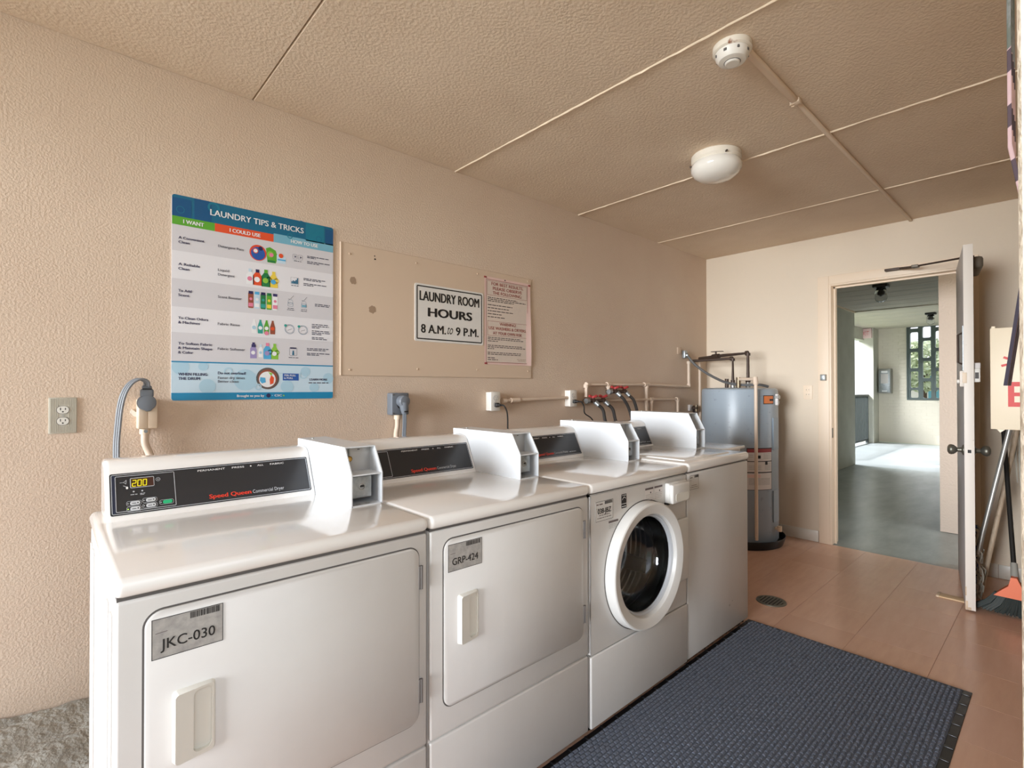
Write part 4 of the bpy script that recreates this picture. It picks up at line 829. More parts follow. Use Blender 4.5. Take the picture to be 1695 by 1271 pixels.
def plugbody(m, cx, cz, y0, sx=1.0):
    fr = WALL; P = []
    for i in range(30):
        a = -math.pi/2+2*math.pi*i/30; r = 0.029+(0.003 if abs(math.sin(a)) > 0.9 and a < 0 else 0); P.append((cx+r*math.cos(a)*sx, cz+r*math.sin(a)))
    n = len(P)
    ring_ = lambda k, y: [(cx+(a-cx)*k, y, cz+(b_-cz)*k) for a, b_ in P]
    vs = ring_(1, y0)+ring_(1, y0+0.022)+ring_(0.92, y0+0.028)+ring_(0.5, y0+0.031); fs = [[r_*n+i, r_*n+(i+1) % n, (r_+1)*n+(i+1) % n, (r_+1)*n+i] for r_ in range(3) for i in range(n)]+[[3*n+i for i in range(n)]]
    m.add(vs, fs, m_grey)
part('plug_body', t, lambda m: plugbody(m, 0.262, 1.212, 0.058))
part('neck', t, lambda m: (m.box((0.242, 0.062, 1.232), (0.282, 0.086, 1.262), m_grey, 0.006, 3), m.box((0.247, 0.064, 1.258), (0.277, 0.084, 1.276), m_grey, 0.007, 3)))
part('strap_clamp', t, lambda m: m.box((0.248, 0.085, 1.260), (0.276, 0.0875, 1.264), m_black))
def cord3(m, pts, off, r, mm):
    for k in (-1, 0, 1): m.tube([Vector(p)+Vector(off)*k for p in pts], r, mm, 8, smooth=6)
part('cord', t, lambda m: cord3(m, [(0.262, 0.078, 1.272), (0.258, 0.085, 1.290), (0.238, 0.09, 1.298), (0.214, 0.092, 1.284), (0.195, 0.09, 1.25), (0.184, 0.085, 1.20), (0.178, 0.08, 1.13), (0.174, 0.08, 1.06), (0.174, 0.10, 0.98), (0.18, 0.14, 0.86)], (0.0055, 0.0035, 0), 0.0045, m_greycord))
# grey outlet box 2
t = thing('dryer_outlet', 'grey square surface outlet box above the second dryer', 'outlet', (1.325, 0, 1.125))
def gb(m):
    m.box((1.272, 0, 1.128), (1.372, 0.05, 1.240), m_grey, 0.006, 3)
    for a in (1.281, 1.363):
        for z in (1.137, 1.231): m.cyl((a, 0.046, z), (a, 0.0525, z), 0.004, m_gap, 8)
part('box', t, gb); part('face_disc', t, lambda m: m.lathe((1.335, 0.05, 1.19), (0, 1, 0), [(0.036, -0.002), (0.036, 0.003), (0.0001, 0.003)], m_black, 32))
part('hub', t, lambda m: m.cyl((1.316, 0.028, 1.13), (1.316, 0.028, 1.105), 0.017, m_beige, 14))
o = MB(); o.tube([(1.316, 0.028, 1.12), (1.316, 0.028, 1.07), (1.308, 0.03, 1.03), (1.30, 0.05, 0.96), (1.30, 0.08, 0.85)], 0.0125, m_conduit, 14, smooth=6); tag(o.build('conduit'), 'cream conduit going down behind the second dryer from the grey outlet box', 'conduit')
t = thing('dryer_plug', 'grey angled plug in the grey outlet box with its cord straight down', 'plug', (1.33, 0.06, 1.13))
part('plug_body', t, lambda m: m.lathe((1.325, 0.053, 1.198), (0, 1, 0), [(0.030, 0), (0.030, 0.034), (0.026, 0.040), (0.012, 0.043), (0.0001, 0.0435)], m_grey, 28))
part('neck', t, lambda m: m.tube([(1.325, 0.075, 1.19), (1.327, 0.08, 1.155), (1.328, 0.08, 1.135)], [0.026, 0.020, 0.014], m_grey, 14))
part('strap_clamp', t, lambda m: m.box((1.317, 0.094, 1.143), (1.338, 0.099, 1.149), m_black))
part('cord', t, lambda m: cord3(m, [(1.328, 0.08, 1.14), (1.328, 0.08, 1.08), (1.325, 0.08, 1.02), (1.32, 0.10, 0.94), (1.32, 0.13, 0.86)], (0.0055, 0.002, 0), 0.0045, m_grey))
def powerbox(x0, z0, label, plab, end):
    t = thing('wall_outlet', label, 'outlet', (x0+0.03, 0, z0), 'white surface outlets')
    part('box', t, lambda m: m.box((x0, 0, z0), (x0+0.068, 0.046, z0+0.110), m_outletw, 0.003, 2)); part('cover', t, lambda m: m.box((x0-0.002, 0.045, z0-0.002), (x0+0.070, 0.051, z0+0.112), m_outletw, 0.003, 2))
    duplex(t, WALL, x0+0.034, z0+0.056, 0.051, m_outletw)
    p = thing('power_plug', plab, 'plug', (x0+0.034, 0.055, z0+0.03), 'black washer plugs')
    cz = z0+0.034
    part('plug_body', p, lambda m: (m.box((x0+0.020, 0.054, cz-0.013), (x0+0.048, 0.072, cz+0.013), m_blackplastic, 0.005, 3), m.tube([(x0+0.034, 0.070, cz), (x0+0.036, 0.095, cz)], [0.011, 0.006], m_blackplastic, 12)))
    part('cord', p, lambda m: m.tube([(x0+0.036, 0.09, cz), (x0+0.042, 0.115, cz-0.004), (x0+0.055, 0.125, cz-0.035), (x0+0.06, 0.128, cz-0.08)]+end, 0.0045, m_blackplastic, 8, smooth=6))
powerbox(1.925, 1.130, 'white surface outlet box left of the conduit, above the front-load washer', 'black plug and cord in the left white outlet box', [(1.985, 0.13, 1.00), (1.985, 0.15, 0.88)])
powerbox(2.628, 1.138, 'white surface outlet box right of the conduit, beside the washer taps', 'black plug and cord in the right white outlet box', [(2.76, 0.14, 1.04), (2.80, 0.16, 0.90)])
# outlet and switch plate on the back wall
FBK = Frame((L, 0, 0), (0, 1, 0), (0, 0, 1)); sgn = -1 if FBK.N.x > 0 else 1
t = thing('wall_outlet', 'cream painted duplex outlet on the back wall between the water heater and the doorway', 'outlet', (L, 0.88, 1.168))
part('plate', t, lambda m: m.box((L-0.006, 0.846, 1.168), (L, 0.913, 1.283), m_trimw, 0.002))
for dz in (1.206, 1.245):
    r_ = part('receptacle', t, lambda m: m.box((L-0.009, 0.862, dz-0.013), (L-0.005, 0.897, dz+0.013), m_trimw, 0.003)); part('slots', r_, lambda m: (m.rect(FBK, 0.869, dz-0.002, 0.872, dz+0.007, sgn*0.0095, m_gap), m.rect(FBK, 0.887, dz-0.002, 0.890, dz+0.007, sgn*0.0095, m_gap)), recalc=False, flat=True)
t = thing('door_contact', 'small grey contact box on the left side of the door frame', 'sensor', (L, 0.99, 1.325))
part('housing', t, lambda m: m.box((L-0.045, 0.982, 1.322), (L-0.018, 1.022, 1.372), m_cabinet, 0.003)); part('cover', t, lambda m: m.box((L-0.050, 0.987, 1.328), (L-0.044, 1.017, 1.366), m_galv, 0.002))
mb = MB(); mb.box((L-0.0045, 1.040, 0.86), (L+0.03, 1.0555, 0.94), m_bronze, 0.002); tag(mb.build('strike_plate'), 'small bronze strike plate in the left jamb of the doorway', 'strike plate')

# ================================================================== POSTER, BOARD, SIGNS
t = thing('laundry_poster', 'large laundry tips poster with a teal header on the left wall above the first dryer', 'poster', (0.667, 0, 1.217))
part('sheet', t, lambda m: m.prism(rrect(0.347, 1.217, 0.988, 2.022, 0.010), WALL, 0.0, 0.004, PC['rowa']))
P0 = WALL; N1, N2, N3, N4 = 0.0044, 0.0048, 0.0052, 0.0056
mb = MB()
a, b_ = 0.347, 0.988
top = [(x, z) for x, z in rrect(a, 1.938, b_, 2.022, 0.010) if z > 1.97]; mb.poly([(a, 1.938), (b_, 1.938)]+top, P0, N1, PC['teal'])
mb.rect(P0, a, 1.938, a+0.065, 2.010, N2, PC['deep']); mb.rect(P0, a+0.075, 1.938, a+0.135, 2.022, N2, PC['deep']); mb.rect(P0, 0.86, 1.938, 0.945, 2.022, N2, PC['teal2']); mb.rect(P0, 0.950, 1.938, 0.988, 2.01, N2, PC['deep'])
mb.ring(P0, 0.49, 2.0, 0.022, 0.008, N2+0.0002, PC['teal2']); mb.ring(P0, 0.375, 1.965, 0.014, 0.002, N3, PC['teal2']); mb.ring(P0, 0.84, 2.012, 0.012, 0.004, N2+0.0002, PC['teal']); mb.ring(P0, 0.92, 1.955, 0.014, 0.003, N2+0.0002, PC['teal']); mb.ring(P0, 0.79, 1.945, 0.012, 0.004, N2+0.0002, PC['teal2'])
mb.rect(P0, a, 1.905, 0.494, 1.938, N2, PC['green']); mb.rect(P0, 0.494, 1.905, 0.721, 1.938, N2, PC['orange']); mb.rect(P0, 0.721, 1.905, b_, 1.943, N2, PC['sky'])
rows = [(1.905, 1.803), (1.803, 1.694), (1.694, 1.584), (1.584, 1.484), (1.484, 1.370)]
for k, (z1, z0) in enumerate(rows): mb.rect(P0, a, z0, b_, z1, N1, PC['rowa'] if k % 2 == 0 else PC['rowb'])
mb.rect(P0, a, 1.247, b_, 1.366, N1, PC['pale']); mb.rect(P0, a, 1.366, b_, 1.3715, N2, PC['foot'])
for (x, z, r) in ((0.378, 1.348, 0.03), (0.47, 1.272, 0.03), (0.61, 1.30, 0.045), (0.78, 1.272, 0.028), (0.86, 1.340, 0.022), (0.90, 1.268, 0.022), (0.965, 1.31, 0.025), (0.455, 1.353, 0.018)):
    mb.poly([(x+r*math.cos(2*math.pi*i/20), min(1.3655, max(1.2475, z+r*math.sin(2*math.pi*i/20)))) for i in range(20)], P0, N2, PC['pale2'])
for (x, z, r) in ((0.545, 1.335, 0.016), (0.85, 1.325, 0.018), (0.66, 1.27, 0.014)): mb.ring(P0, x, z, r, 0.005, N3, PC['pale2'])
bot = [(x, z) for x, z in rrect(a, 1.217, b_, 1.247, 0.010) if z < 1.232]; mb.poly([(b_, 1.247), (a, 1.247)]+bot, P0, N1, PC['foot'])
bg = mb.build('printed_background', t, recalc=False, flat=True)
mb = MB(); tx = lambda s_, x, z, h, m_, w=None, al='l', bold=0.0: mb.text(P0, s_, x, z, h, N3, m_, w, al, bold)
tx('LAUNDRY TIPS & TRICKS', 0.478, 1.968, 0.0235, PC['white'], 0.372, bold=0.02)
tx('I WANT', 0.385, 1.914, 0.0145, PC['white'], 0.070, bold=0.035); tx('I COULD USE', 0.549, 1.914, 0.0145, PC['white'], 0.118, bold=0.035); tx('HOW TO USE', 0.795, 1.9155, 0.0145, PC['white'], 0.120, bold=0.035)
for ls, z in ((['A Convenient', 'Clean'], 1.851), (['A Reliable', 'Clean'], 1.747), (['To Add', 'Scent'], 1.643), (['To Clean Odors', '& Machines'], 1.536), (['To Soften Fabric', '& Maintain Shape', '& Color'], 1.436)):
    for k, s_ in enumerate(ls): tx(s_, 0.369, z-k*0.0175, 0.0098, PC['navy'], len(s_)*0.0073, bold=0.03)
for ls, z in ((['Detergent Pacs'], 1.843), (['Liquid', 'Detergent'], 1.745), (['Scent Booster'], 1.635), (['Fabric Rinse'], 1.524), (['Fabric Softener'], 1.422)):
    for k, s_ in enumerate(ls): tx(s_, 0.506, z-k*0.0185, 0.0098, PC['text'], len(s_)*0.0068, bold=0.012)
tx('WHEN FILLING', 0.370, 1.315, 0.0105, PC['navy'], 0.099, bold=0.035); tx('THE DRUM', 0.370, 1.298, 0.0105, PC['navy'], 0.073, bold=0.035)
tx('Do not overload!', 0.507, 1.322, 0.0105, PC['navy'], 0.104, bold=0.03); tx('Faster dry times', 0.507, 1.303, 0.0100, PC['text'], 0.100, bold=0.01); tx('Better clean', 0.507, 1.288, 0.0100, PC['text'], 0.076, bold=0.01)
mb.rect(P0, 0.761, 1.299, 0.830, 1.330, N2, PC['blue']); tx('75% FULL', 0.767, 1.318, 0.0075, PC['white'], 0.050, bold=0.03); tx('is FULL', 0.767, 1.306, 0.0075, PC['white'], 0.038, bold=0.03)
tx('LEARN MORE', 0.878, 1.300, 0.0090, PC['navy'], 0.082, bold=0.03); mb.greek(P0, 0.874, 1.287, 0.092, 0.006, N3, PC['text'])
tx('Brought to you by', 0.578, 1.228, 0.0095, PC['white'], 0.106, bold=0.03); mb.disc(P0, 0.702, 1.233, 0.009, N2, PC['navy'], 16); tx('+', 0.716, 1.230, 0.006, PC['white']); tx('CSC', 0.727, 1.229, 0.0085, PC['white'], 0.03, bold=0.04); mb.disc(P0, 0.765, 1.232, 0.0035, N2, PC['lime'], 10)
for (x, z, w) in ((0.866, 1.866, 0.10), (0.866, 1.860, 0.04), (0.866, 1.842, 0.105), (0.866, 1.835, 0.055), (0.850, 1.762, 0.10), (0.850, 1.756, 0.085), (0.850, 1.739, 0.105), (0.850, 1.732, 0.045), (0.902, 1.650, 0.07), (0.902, 1.643, 0.065), (0.888, 1.556, 0.075), (0.888, 1.548, 0.08), (0.888, 1.541, 0.035), (0.888, 1.526, 0.085), (0.888, 1.518, 0.09), (0.888, 1.511, 0.05), (0.888, 1.496, 0.06), (0.888, 1.489, 0.07), (0.866, 1.444, 0.10), (0.866, 1.437, 0.085), (0.866, 1.422, 0.105), (0.866, 1.415, 0.055)):
    mb.greek(P0, x, z, w, 0.0052, N3, PC['text'] if (z*1000) % 2 < 1.2 else PC['navy'])
mb.build('lettering', t, recalc=False, flat=True)
# printed bottles and pictograms
mb = MB()
def bottle(x, z, w, h, body, cap=None, label=None, handle=False):
    mb.poly([(x-w/2, z), (x+w/2, z), (x+w/2, z+h*0.55), (x+w*0.2, z+h*0.82), (x-w*0.2, z+h*0.82), (x-w/2, z+h*0.6)], P0, N2, body)
    mb.rect(P0, x-w*0.2, z+h*0.80, x+w*0.2, z+h, N3, cap or body)
    if label: mb.disc(P0, x-w*0.05, z+h*0.36, w*0.32, N3, label, 14)
    if handle: mb.ring(P0, x+w*0.36, z+h*0.45, w*0.32, w*0.10, N2, body, 16)
mb.disc(P0, 0.658, 1.846, 0.034, N2, PC['red'], 24); mb.disc(P0, 0.658, 1.843, 0.028, N3, PC['blue'], 24); mb.ring(P0, 0.648, 1.853, 0.011, 0.003, N4, PC['orange'], 16); mb.disc(P0, 0.648, 1.853, 0.008, N4, PC['white'], 12); mb.disc(P0, 0.668, 1.866, 0.009, N4, PC['navy'], 10)
mb.poly([(0.696, 1.812), (0.730, 1.812), (0.740, 1.838), (0.730, 1.868), (0.706, 1.879), (0.690, 1.872)], P0, N1+0.0002, PC['green']); mb.disc(P0, 0.708, 1.848, 0.014, N2, PC['lime'], 14); mb.disc(P0, 0.712, 1.846, 0.009, N3, PC['pink'], 12); mb.rect(P0, 0.696, 1.814, 0.728, 1.822, N3, PC['dgreen'])
mb.poly([(0.734, 1.816), (0.772, 1.816), (0.772, 1.845), (0.745, 1.856), (0.734, 1.850)], P0, N2, PC['pale']); mb.disc(P0, 0.752, 1.849, 0.010, N3, PC['orange'], 12); mb.rect(P0, 0.738, 1.828, 0.772, 1.834, N3, PC['lblue'])
bottle(0.627, 1.707, 0.030, 0.066, PC['white'], PC['pale'], PC['pink']); bottle(0.656, 1.706, 0.036, 0.068, PC['orange'], PC['navy'], PC['white']); bottle(0.690, 1.704, 0.036, 0.074, PC['dgreen'], PC['green'], PC['lime'], True); bottle(0.722, 1.704, 0.034, 0.070, PC['yellow'], PC['yellow'], PC['lblue'], True)
for k, (c1, c2, c3) in enumerate(((PC['brown'], PC['navy'], PC['pink']), (PC['pale'], PC['lblue'], PC['white']), (PC['dgreen'], PC['navy'], PC['aqua']), (PC['green'], PC['dgreen'], PC['yellow']), (PC['white'], PC['purple'], PC['pink']))):
    x = 0.630+k*0.0245; mb.prism(rrect(x-0.0105, 1.606, x+0.0105, 1.672, 0.004, 3), P0, N1, N2, c1); mb.rect(P0, x-0.009, 1.666, x+0.009, 1.678, N3, c2); mb.rect(P0, x-0.009, 1.612, x+0.009, 1.628, N3, c3); mb.disc(P0, x, 1.645, 0.006, N3, c3, 10)
for k, (c1, c2) in enumerate(((PC['white'], PC['pale2']), (PC['aqua'], PC['white']), (PC['green'], PC['white']), (PC['brown'], PC['orange']))):
    x = 0.643+k*0.025; mb.poly([(x-0.010, 1.50), (x+0.010, 1.50), (x+0.011, 1.53), (x+0.004, 1.553), (x-0.004, 1.553), (x-0.011, 1.53)], P0, N2, c1); mb.disc(P0, x, 1.524, 0.008, N3, c2, 12); mb.rect(P0, x-0.004, 1.553, x+0.004, 1.559, N3, c1)
mb.disc(P0, 0.693, 1.503, 0.009, N4, PC['pink'], 12)
bottle(0.641, 1.392, 0.026, 0.068, PC['lilac'], PC['purple'], PC['white']); bottle(0.670, 1.398, 0.018, 0.055, PC['white'], PC['pale'], PC['pale2']); bottle(0.697, 1.391, 0.032, 0.070, PC['lblue'], PC['pink'], PC['lilac'], True); bottle(0.727, 1.391, 0.030, 0.068, PC['lime'], PC['lime'], PC['white'], True)
mb.rect(P0, 0.633, 1.440, 0.650, 1.452, N4, PC['purple'])
mb.disc(P0, 0.699, 1.307, 0.047, N2, PC['drum'], 32); mb.disc(P0, 0.699, 1.307, 0.039, N3, PC['brown'], 28); mb.disc(P0, 0.697, 1.303, 0.034, N4, PC['white'], 24)
mb.poly([(0.668, 1.312), (0.688, 1.310), (0.690, 1.290), (0.675, 1.285), (0.666, 1.297)], P0, N4+0.0004, PC['lblue']); mb.poly([(0.712, 1.322), (0.724, 1.310), (0.722, 1.286), (0.708, 1.280), (0.706, 1.302)], P0, N4+0.0004, PC['orange']); mb.poly([(0.700, 1.335), (0.718, 1.330), (0.712, 1.318)], P0, N4+0.0006, PC['lime'])
for k in range(4): mb.line(P0, 0.742+k*0.006, 1.331, 0.745+k*0.006, 1.331, 0.001, N3, PC['foot'])
for x in (0.812, 0.836): mb.rring(P0, x-0.0095, 1.845, x+0.0095, 1.867, 0.004, 0.0008, N3, PC['text']); mb.poly([(x-0.001, 1.850), (x+0.005, 1.856), (x-0.001, 1.862)], P0, N3, PC['navy'])
mb.greek(P0, 0.808, 1.836, 0.032, 0.004, N3, PC['text'])
for k, h in enumerate((0.010, 0.014, 0.012, 0.018, 0.026)): mb.rect(P0, 0.797+k*0.006, 1.734, 0.802+k*0.006, 1.734+h, N3, PC['teal'])
mb.rring(P0, 0.794, 1.732, 0.830, 1.762, 0.002, 0.0006, N3, PC['text']); mb.greek(P0, 0.796, 1.724, 0.034, 0.004, N3, PC['text'])
for x in (0.793, 0.852):
    mb.ring(P0, x, 1.650, 0.011, 0.0008, N3, PC['teal']); mb.rring(P0, x-0.0115, 1.630, x+0.0115, 1.648, 0.004, 0.0010, N3, PC['teal']); mb.line(P0, x, 1.663, x+0.014, 1.680, 0.0012, N3, PC['text']); mb.line(P0, x-0.010, 1.662, x-0.002, 1.662, 0.0014, N3, PC['text']); mb.greek(P0, x-0.012, 1.620, 0.026, 0.0036, N3, PC['text']); mb.greek(P0, x-0.014, 1.613, 0.030, 0.0036, N3, PC['text'])
mb.rect(P0, 0.843, 1.633, 0.862, 1.642, N3, PC['sky'])
for x in (0.790, 0.848): mb.ring(P0, x, 1.528, 0.021, 0.0014, N3, PC['teal'], 28); mb.ring(P0, x, 1.528, 0.017, 0.0008, N3, PC['text'], 28); mb.disc(P0, x-0.018, 1.543, 0.006, N4, PC['aqua'], 10); mb.line(P0, x-0.01, 1.522, x+0.01, 1.530, 0.0012, N3, PC['text'])
mb.rring(P0, 0.789, 1.410, 0.822, 1.447, 0.005, 0.001, N3, PC['text']); mb.rect(P0, 0.792, 1.441, 0.819, 1.447, N3, PC['navy']); mb.poly([(0.801, 1.413), (0.810, 1.413), (0.808, 1.433), (0.803, 1.433)], P0, N3, PC['teal']); mb.greek(P0, 0.786, 1.400, 0.042, 0.004, N3, PC['text'])
mb.build('printed_pictures', t, recalc=False, flat=True)

# painted backboard
t = thing('backboard', 'wide wall-coloured painted board screwed to the wall right of the poster', 'board', (1.66, 0, 1.325))
part('board', t, lambda m: m.box((1.022, 0.0005, 1.326), (2.296, 0.0065, 1.966), m_board, 0.0015, 1))
part('left_batten', t, lambda m: m.box((1.022, 0.0065, 1.326), (1.0285, 0.0090, 1.966), m_board, 0.001, 1))
for k, (x, z) in enumerate(((1.070, 1.915), (1.442, 1.931), (1.858, 1.937), (2.270, 1.950), (1.071, 1.354), (1.450, 1.366), (1.854, 1.372), (2.270, 1.372))): part('screw', t, lambda m: m.lathe((x, 0.0065, z), (0, 1, 0), [(0.006, 0), (0.005, 0.002), (0.0001, 0.0028)], m_screw, 12))
def blob(m, x, z, rx, rz, sd, mm):
    r_ = random.Random(sd); m.poly([(x+rx*math.cos(a)*r_.uniform(0.75, 1.15), z+rz*math.sin(a)*r_.uniform(0.75, 1.15)) for a in [2*math.pi*i/16 for i in range(16)]], WALL, 0.0071, mm)
part('bare_patch', t, lambda m: (blob(m, 1.087, 1.787, 0.017, 0.020, 3, m_scuff), blob(m, 1.186, 1.656, 0.020, 0.021, 5, m_scuff)), recalc=False, flat=True)
part('hole', t, lambda m: (blob(m, 1.200, 1.926, 0.003, 0.004, 7, m_black), blob(m, 1.202, 1.911, 0.006, 0.004, 8, m_black)), recalc=False, flat=True)
# hours sign
t = thing('hours_sign', 'white laundry room hours sign with black border and lettering', 'sign', (1.664, 0.0065, 1.515))
part('sheet', t, lambda m: m.prism(rrect(1.430, 1.516, 1.898, 1.826, 0.012), WALL, 0.0065, 0.0090, m_signw))
mb = MB(); mb.rring(WALL, 1.441, 1.527, 1.888, 1.816, 0.008, 0.0065, 0.0095, m_black)
mb.text(WALL, 'LAUNDRY ROOM', 1.663, 1.737, 0.050, 0.0095, m_black, w=0.404, al='c', bold=0.03)
mb.text(WALL, 'HOURS', 1.663, 1.654, 0.0455, 0.0095, m_black, w=0.296, al='c', bold=0.06)
mb.text(WALL, '8 A.M.', 1.470, 1.563, 0.045, 0.0095, m_black, w=0.158, bold=0.03); mb.text(WALL, 'to', 1.640, 1.566, 0.052, 0.0095, m_black, w=0.038, bold=0.0, shear=0.4); mb.text(WALL, '9 P.M.', 1.700, 1.563, 0.045, 0.0095, m_black, w=0.160, bold=0.03)
mb.build('lettering', t, recalc=False, flat=True)
# warning notice, curling slightly off the board
t = thing('warning_notice', 'cream paper washer and dryer notice with maroon lettering at the right end of the board', 'notice', (2.097, 0.0065, 1.405))
def sheet(m):
    vs = []; fs = []; nx, nz = 16, 12
    for i in range(nx+1):
        for j in range(nz+1):
            u = i/nx; v = j/nz; vs.append((1.908+0.378*u+0.006*(1-v)*u, 0.0082+0.010*max(0, u-0.90)*8*(0.6+0.4*math.sin(v*5))*(1-v*0.6), 1.406+0.526*v))
    for i in range(nx):
        for j in range(nz): a = i*(nz+1)+j; fs.append([a, a+1, a+nz+2, a+nz+1])
    m.add(vs, fs, m_notice)
part('paper', t, sheet, recalc=False)
mb = MB(); n = 0.0088
mb.rect(WALL, 1.921, 1.420, 2.262, 1.915, n, m_noticein); n += 0.0004
mb.frame(WALL, 1.919, 1.418, 2.264, 1.917, 0.0026, n, m_maroon); mb.frame(WALL, 1.928, 1.822, 2.256, 1.909, 0.0016, n, m_maroon); mb.frame(WALL, 1.931, 1.580, 2.256, 1.668, 0.0016, n, m_maroon)
for s_, z, w in (('FOR BEST RESULTS,', 1.884, 0.262), ('PLEASE OBSERVE', 1.857, 0.240), ('THE FOLLOWING:', 1.830, 0.240)): mb.text(WALL, s_, 2.092, z, 0.0185, n, m_maroon, w=w, al='c', bold=0.01)
for s_, z, w in (('WARNING!', 1.645, 0.135), ('USE WASHERS & DRYERS', 1.617, 0.305), ('AT YOUR OWN RISK', 1.588, 0.240)): mb.text(WALL, s_, 2.093, z, 0.0178, n, m_maroon, w=w, al='c', bold=0.01)
for z, w in ((1.806, 0.24), (1.796, 0.315), (1.786, 0.21), (1.762, 0.20), (1.744, 0.17), (1.726, 0.21), (1.708, 0.11), (1.690, 0.14), (1.566, 0.27), (1.556, 0.30), (1.545, 0.08), (1.519, 0.285), (1.509, 0.31), (1.499, 0.05), (1.476, 0.28), (1.466, 0.27), (1.444, 0.055), (1.433, 0.08)): mb.greek(WALL, 1.932, z, w, 0.0068, n, m_ink)
mb.greek(WALL, 2.17, 1.442, 0.075, 0.004, n, m_scuff); mb.greek(WALL, 2.18, 1.433, 0.06, 0.004, n, m_scuff)
mb.build('lettering', t, recalc=False, flat=True)
for (x, z) in ((1.914, 1.927), (2.278, 1.921), (1.918, 1.412), (2.07, 1.926)): part('tape_corner', t, lambda m: m.box((x-0.010, 0.0080, z-0.005), (x+0.010, 0.0098, z+0.005), m_maroon, 0.001) if x != 2.07 else m.box((x-0.004, 0.0080, z-0.003), (x+0.004, 0.0100, z+0.003), m_black))

# ================================================================== CEILING FITTINGS
LC = (2.60, 1.095)
t = thing('ceiling_lamp', 'round flush ceiling lamp with a white opal glass bowl, switched off', 'ceiling light', (LC[0], LC[1], H-0.14))
part('base_ring', t, lambda m: m.lathe((LC[0], LC[1], H), (0, 0, -1), [(0.118, 0), (0.124, 0.006), (0.124, 0.03), (0.116, 0.042), (0.112, 0.045), (0.0001, 0.045)], m_rust, 48))
part('glass_bowl', t, lambda m: m.lathe((LC[0], LC[1], H-0.040), (0, 0, -1), [(0.112, 0), (0.122, 0.010), (0.127, 0.026), (0.124, 0.045), (0.108, 0.068), (0.078, 0.086), (0.040, 0.095), (0.0001, 0.098)], m_bglass, 48), sharp=60)
for a in (0.2, 2.3, 4.4): part('screw', t, lambda m: m.cyl((LC[0]+0.12*math.cos(a), LC[1]+0.12*math.sin(a), H-0.036), (LC[0]+0.134*math.cos(a), LC[1]+0.134*math.sin(a), H-0.036), 0.004, m_iron, 8))
SD = (1.815, 1.535)
t = thing('smoke_detector', 'round white smoke detector with paint smears on the ceiling', 'smoke detector', (SD[0], SD[1], H-0.06))
part('base', t, lambda m: m.lathe((SD[0], SD[1], H), (0, 0, -1), [(0.066, 0), (0.066, 0.02), (0.06, 0.024), (0.0001, 0.024)], m_rust, 40))
part('housing', t, lambda m: m.lathe((SD[0], SD[1], H-0.022), (0, 0, -1), [(0.058, 0), (0.056, 0.018), (0.046, 0.032), (0.030, 0.036), (0.0001, 0.037)], m_outletw, 40))
part('sensor_cap', t, lambda m: (m.lathe((SD[0], SD[1], H-0.057), (0, 0, -1), [(0.026, 0), (0.026, 0.005), (0.022, 0.008), (0.0001, 0.008)], m_outletw, 28), m.lathe((SD[0], SD[1], H-0.0585), (0, 0, -1), [(0.0285, 0), (0.0265, 0.001)], m_gap, 28)))
part('vents', t, lambda m: [m.box((SD[0]+0.052*math.cos(a)-0.006, SD[1]+0.052*math.sin(a)-0.006, H-0.040), (SD[0]+0.052*math.cos(a)+0.006, SD[1]+0.052*math.sin(a)+0.006, H-0.030), m_gap, 0.002) for a in [i*0.785 for i in range(8)]])
t = thing('ceiling_conduit', 'painted wire raceway running along the ceiling from the smoke detector to the back wall', 'conduit', (3.2, 1.566, H-0.02))
part('raceway', t, lambda m: (m.box((1.87, 1.552, H-0.020), (2.36, 1.582, H), m_ceilpipe, 0.008, 3), m.box((2.36, 1.558, H-0.016), (L, 1.580, H), m_ceilpipe, 0.007, 3)), sharp=50)
part('coupling', t, lambda m: (m.box((2.33, 1.547, H-0.022), (2.37, 1.587, H), m_ceilpipe, 0.006, 2), m.box((2.335, 1.546, H-0.023), (2.345, 1.568, H-0.019), m_bead, 0.002), m.box((2.355, 1.546, H-0.024), (2.362, 1.560, H-0.014), m_bead, 0.002)))

# ================================================================== THE OPEN DOOR
t = thing('room_door', 'white painted door standing open at the doorway, seen on its chipped edge', 'door', (4.62, 1.80, 0))
hA = Vector((4.625, 1.822, 0)); hB = Vector((3.838, 1.942, 0)); dR = (hB-hA).normalized(); dN = Vector((dR.y, -dR.x, 0)); 
if dN.y < 0: dN = -dN
DW = (hB-hA).length; TH = 0.042
def dbox(m, u0, u1, n0, n1, z0, z1, mm, bev=0.0):
    """box in door coordinates: u from the hinge, n from the face towards the washers (0) to the back (TH)"""
    q = MB(); q.box((u0, n0, z0), (u1, n1, z1), mm, bev, 2); vs = [hA+dR*v.x+dN*v.y+Vector((0, 0, v.z)) for v in q.v]; m.add(vs, q.f, mm)
def dp(u, n, z): return hA+dR*u+dN*n+Vector((0, 0, z))
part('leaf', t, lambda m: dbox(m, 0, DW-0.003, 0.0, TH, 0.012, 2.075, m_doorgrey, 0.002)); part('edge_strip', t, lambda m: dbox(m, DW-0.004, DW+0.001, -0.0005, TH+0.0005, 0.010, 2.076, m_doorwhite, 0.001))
part('chipped_paint', t, lambda m: (dbox(m, DW-0.002, DW+0.0018, -0.0012, 0.010, 0.012, 0.060, m_wood), dbox(m, DW-0.004, DW+0.0018, 0.008, 0.024, 0.010, 0.026, m_wood), dbox(m, DW-0.002, DW+0.0018, -0.0012, 0.004, 0.09, 0.14, m_wood), dbox(m, DW-0.02, DW-0.001, TH, TH+0.001, 0.012, 0.03, m_wood)))
for z in (0.25, 1.05, 1.80): part('hinge', t, lambda m: m.cyl(dp(-0.006, TH+0.004, z), dp(-0.006, TH+0.004, z+0.09), 0.007, m_bronze, 10))
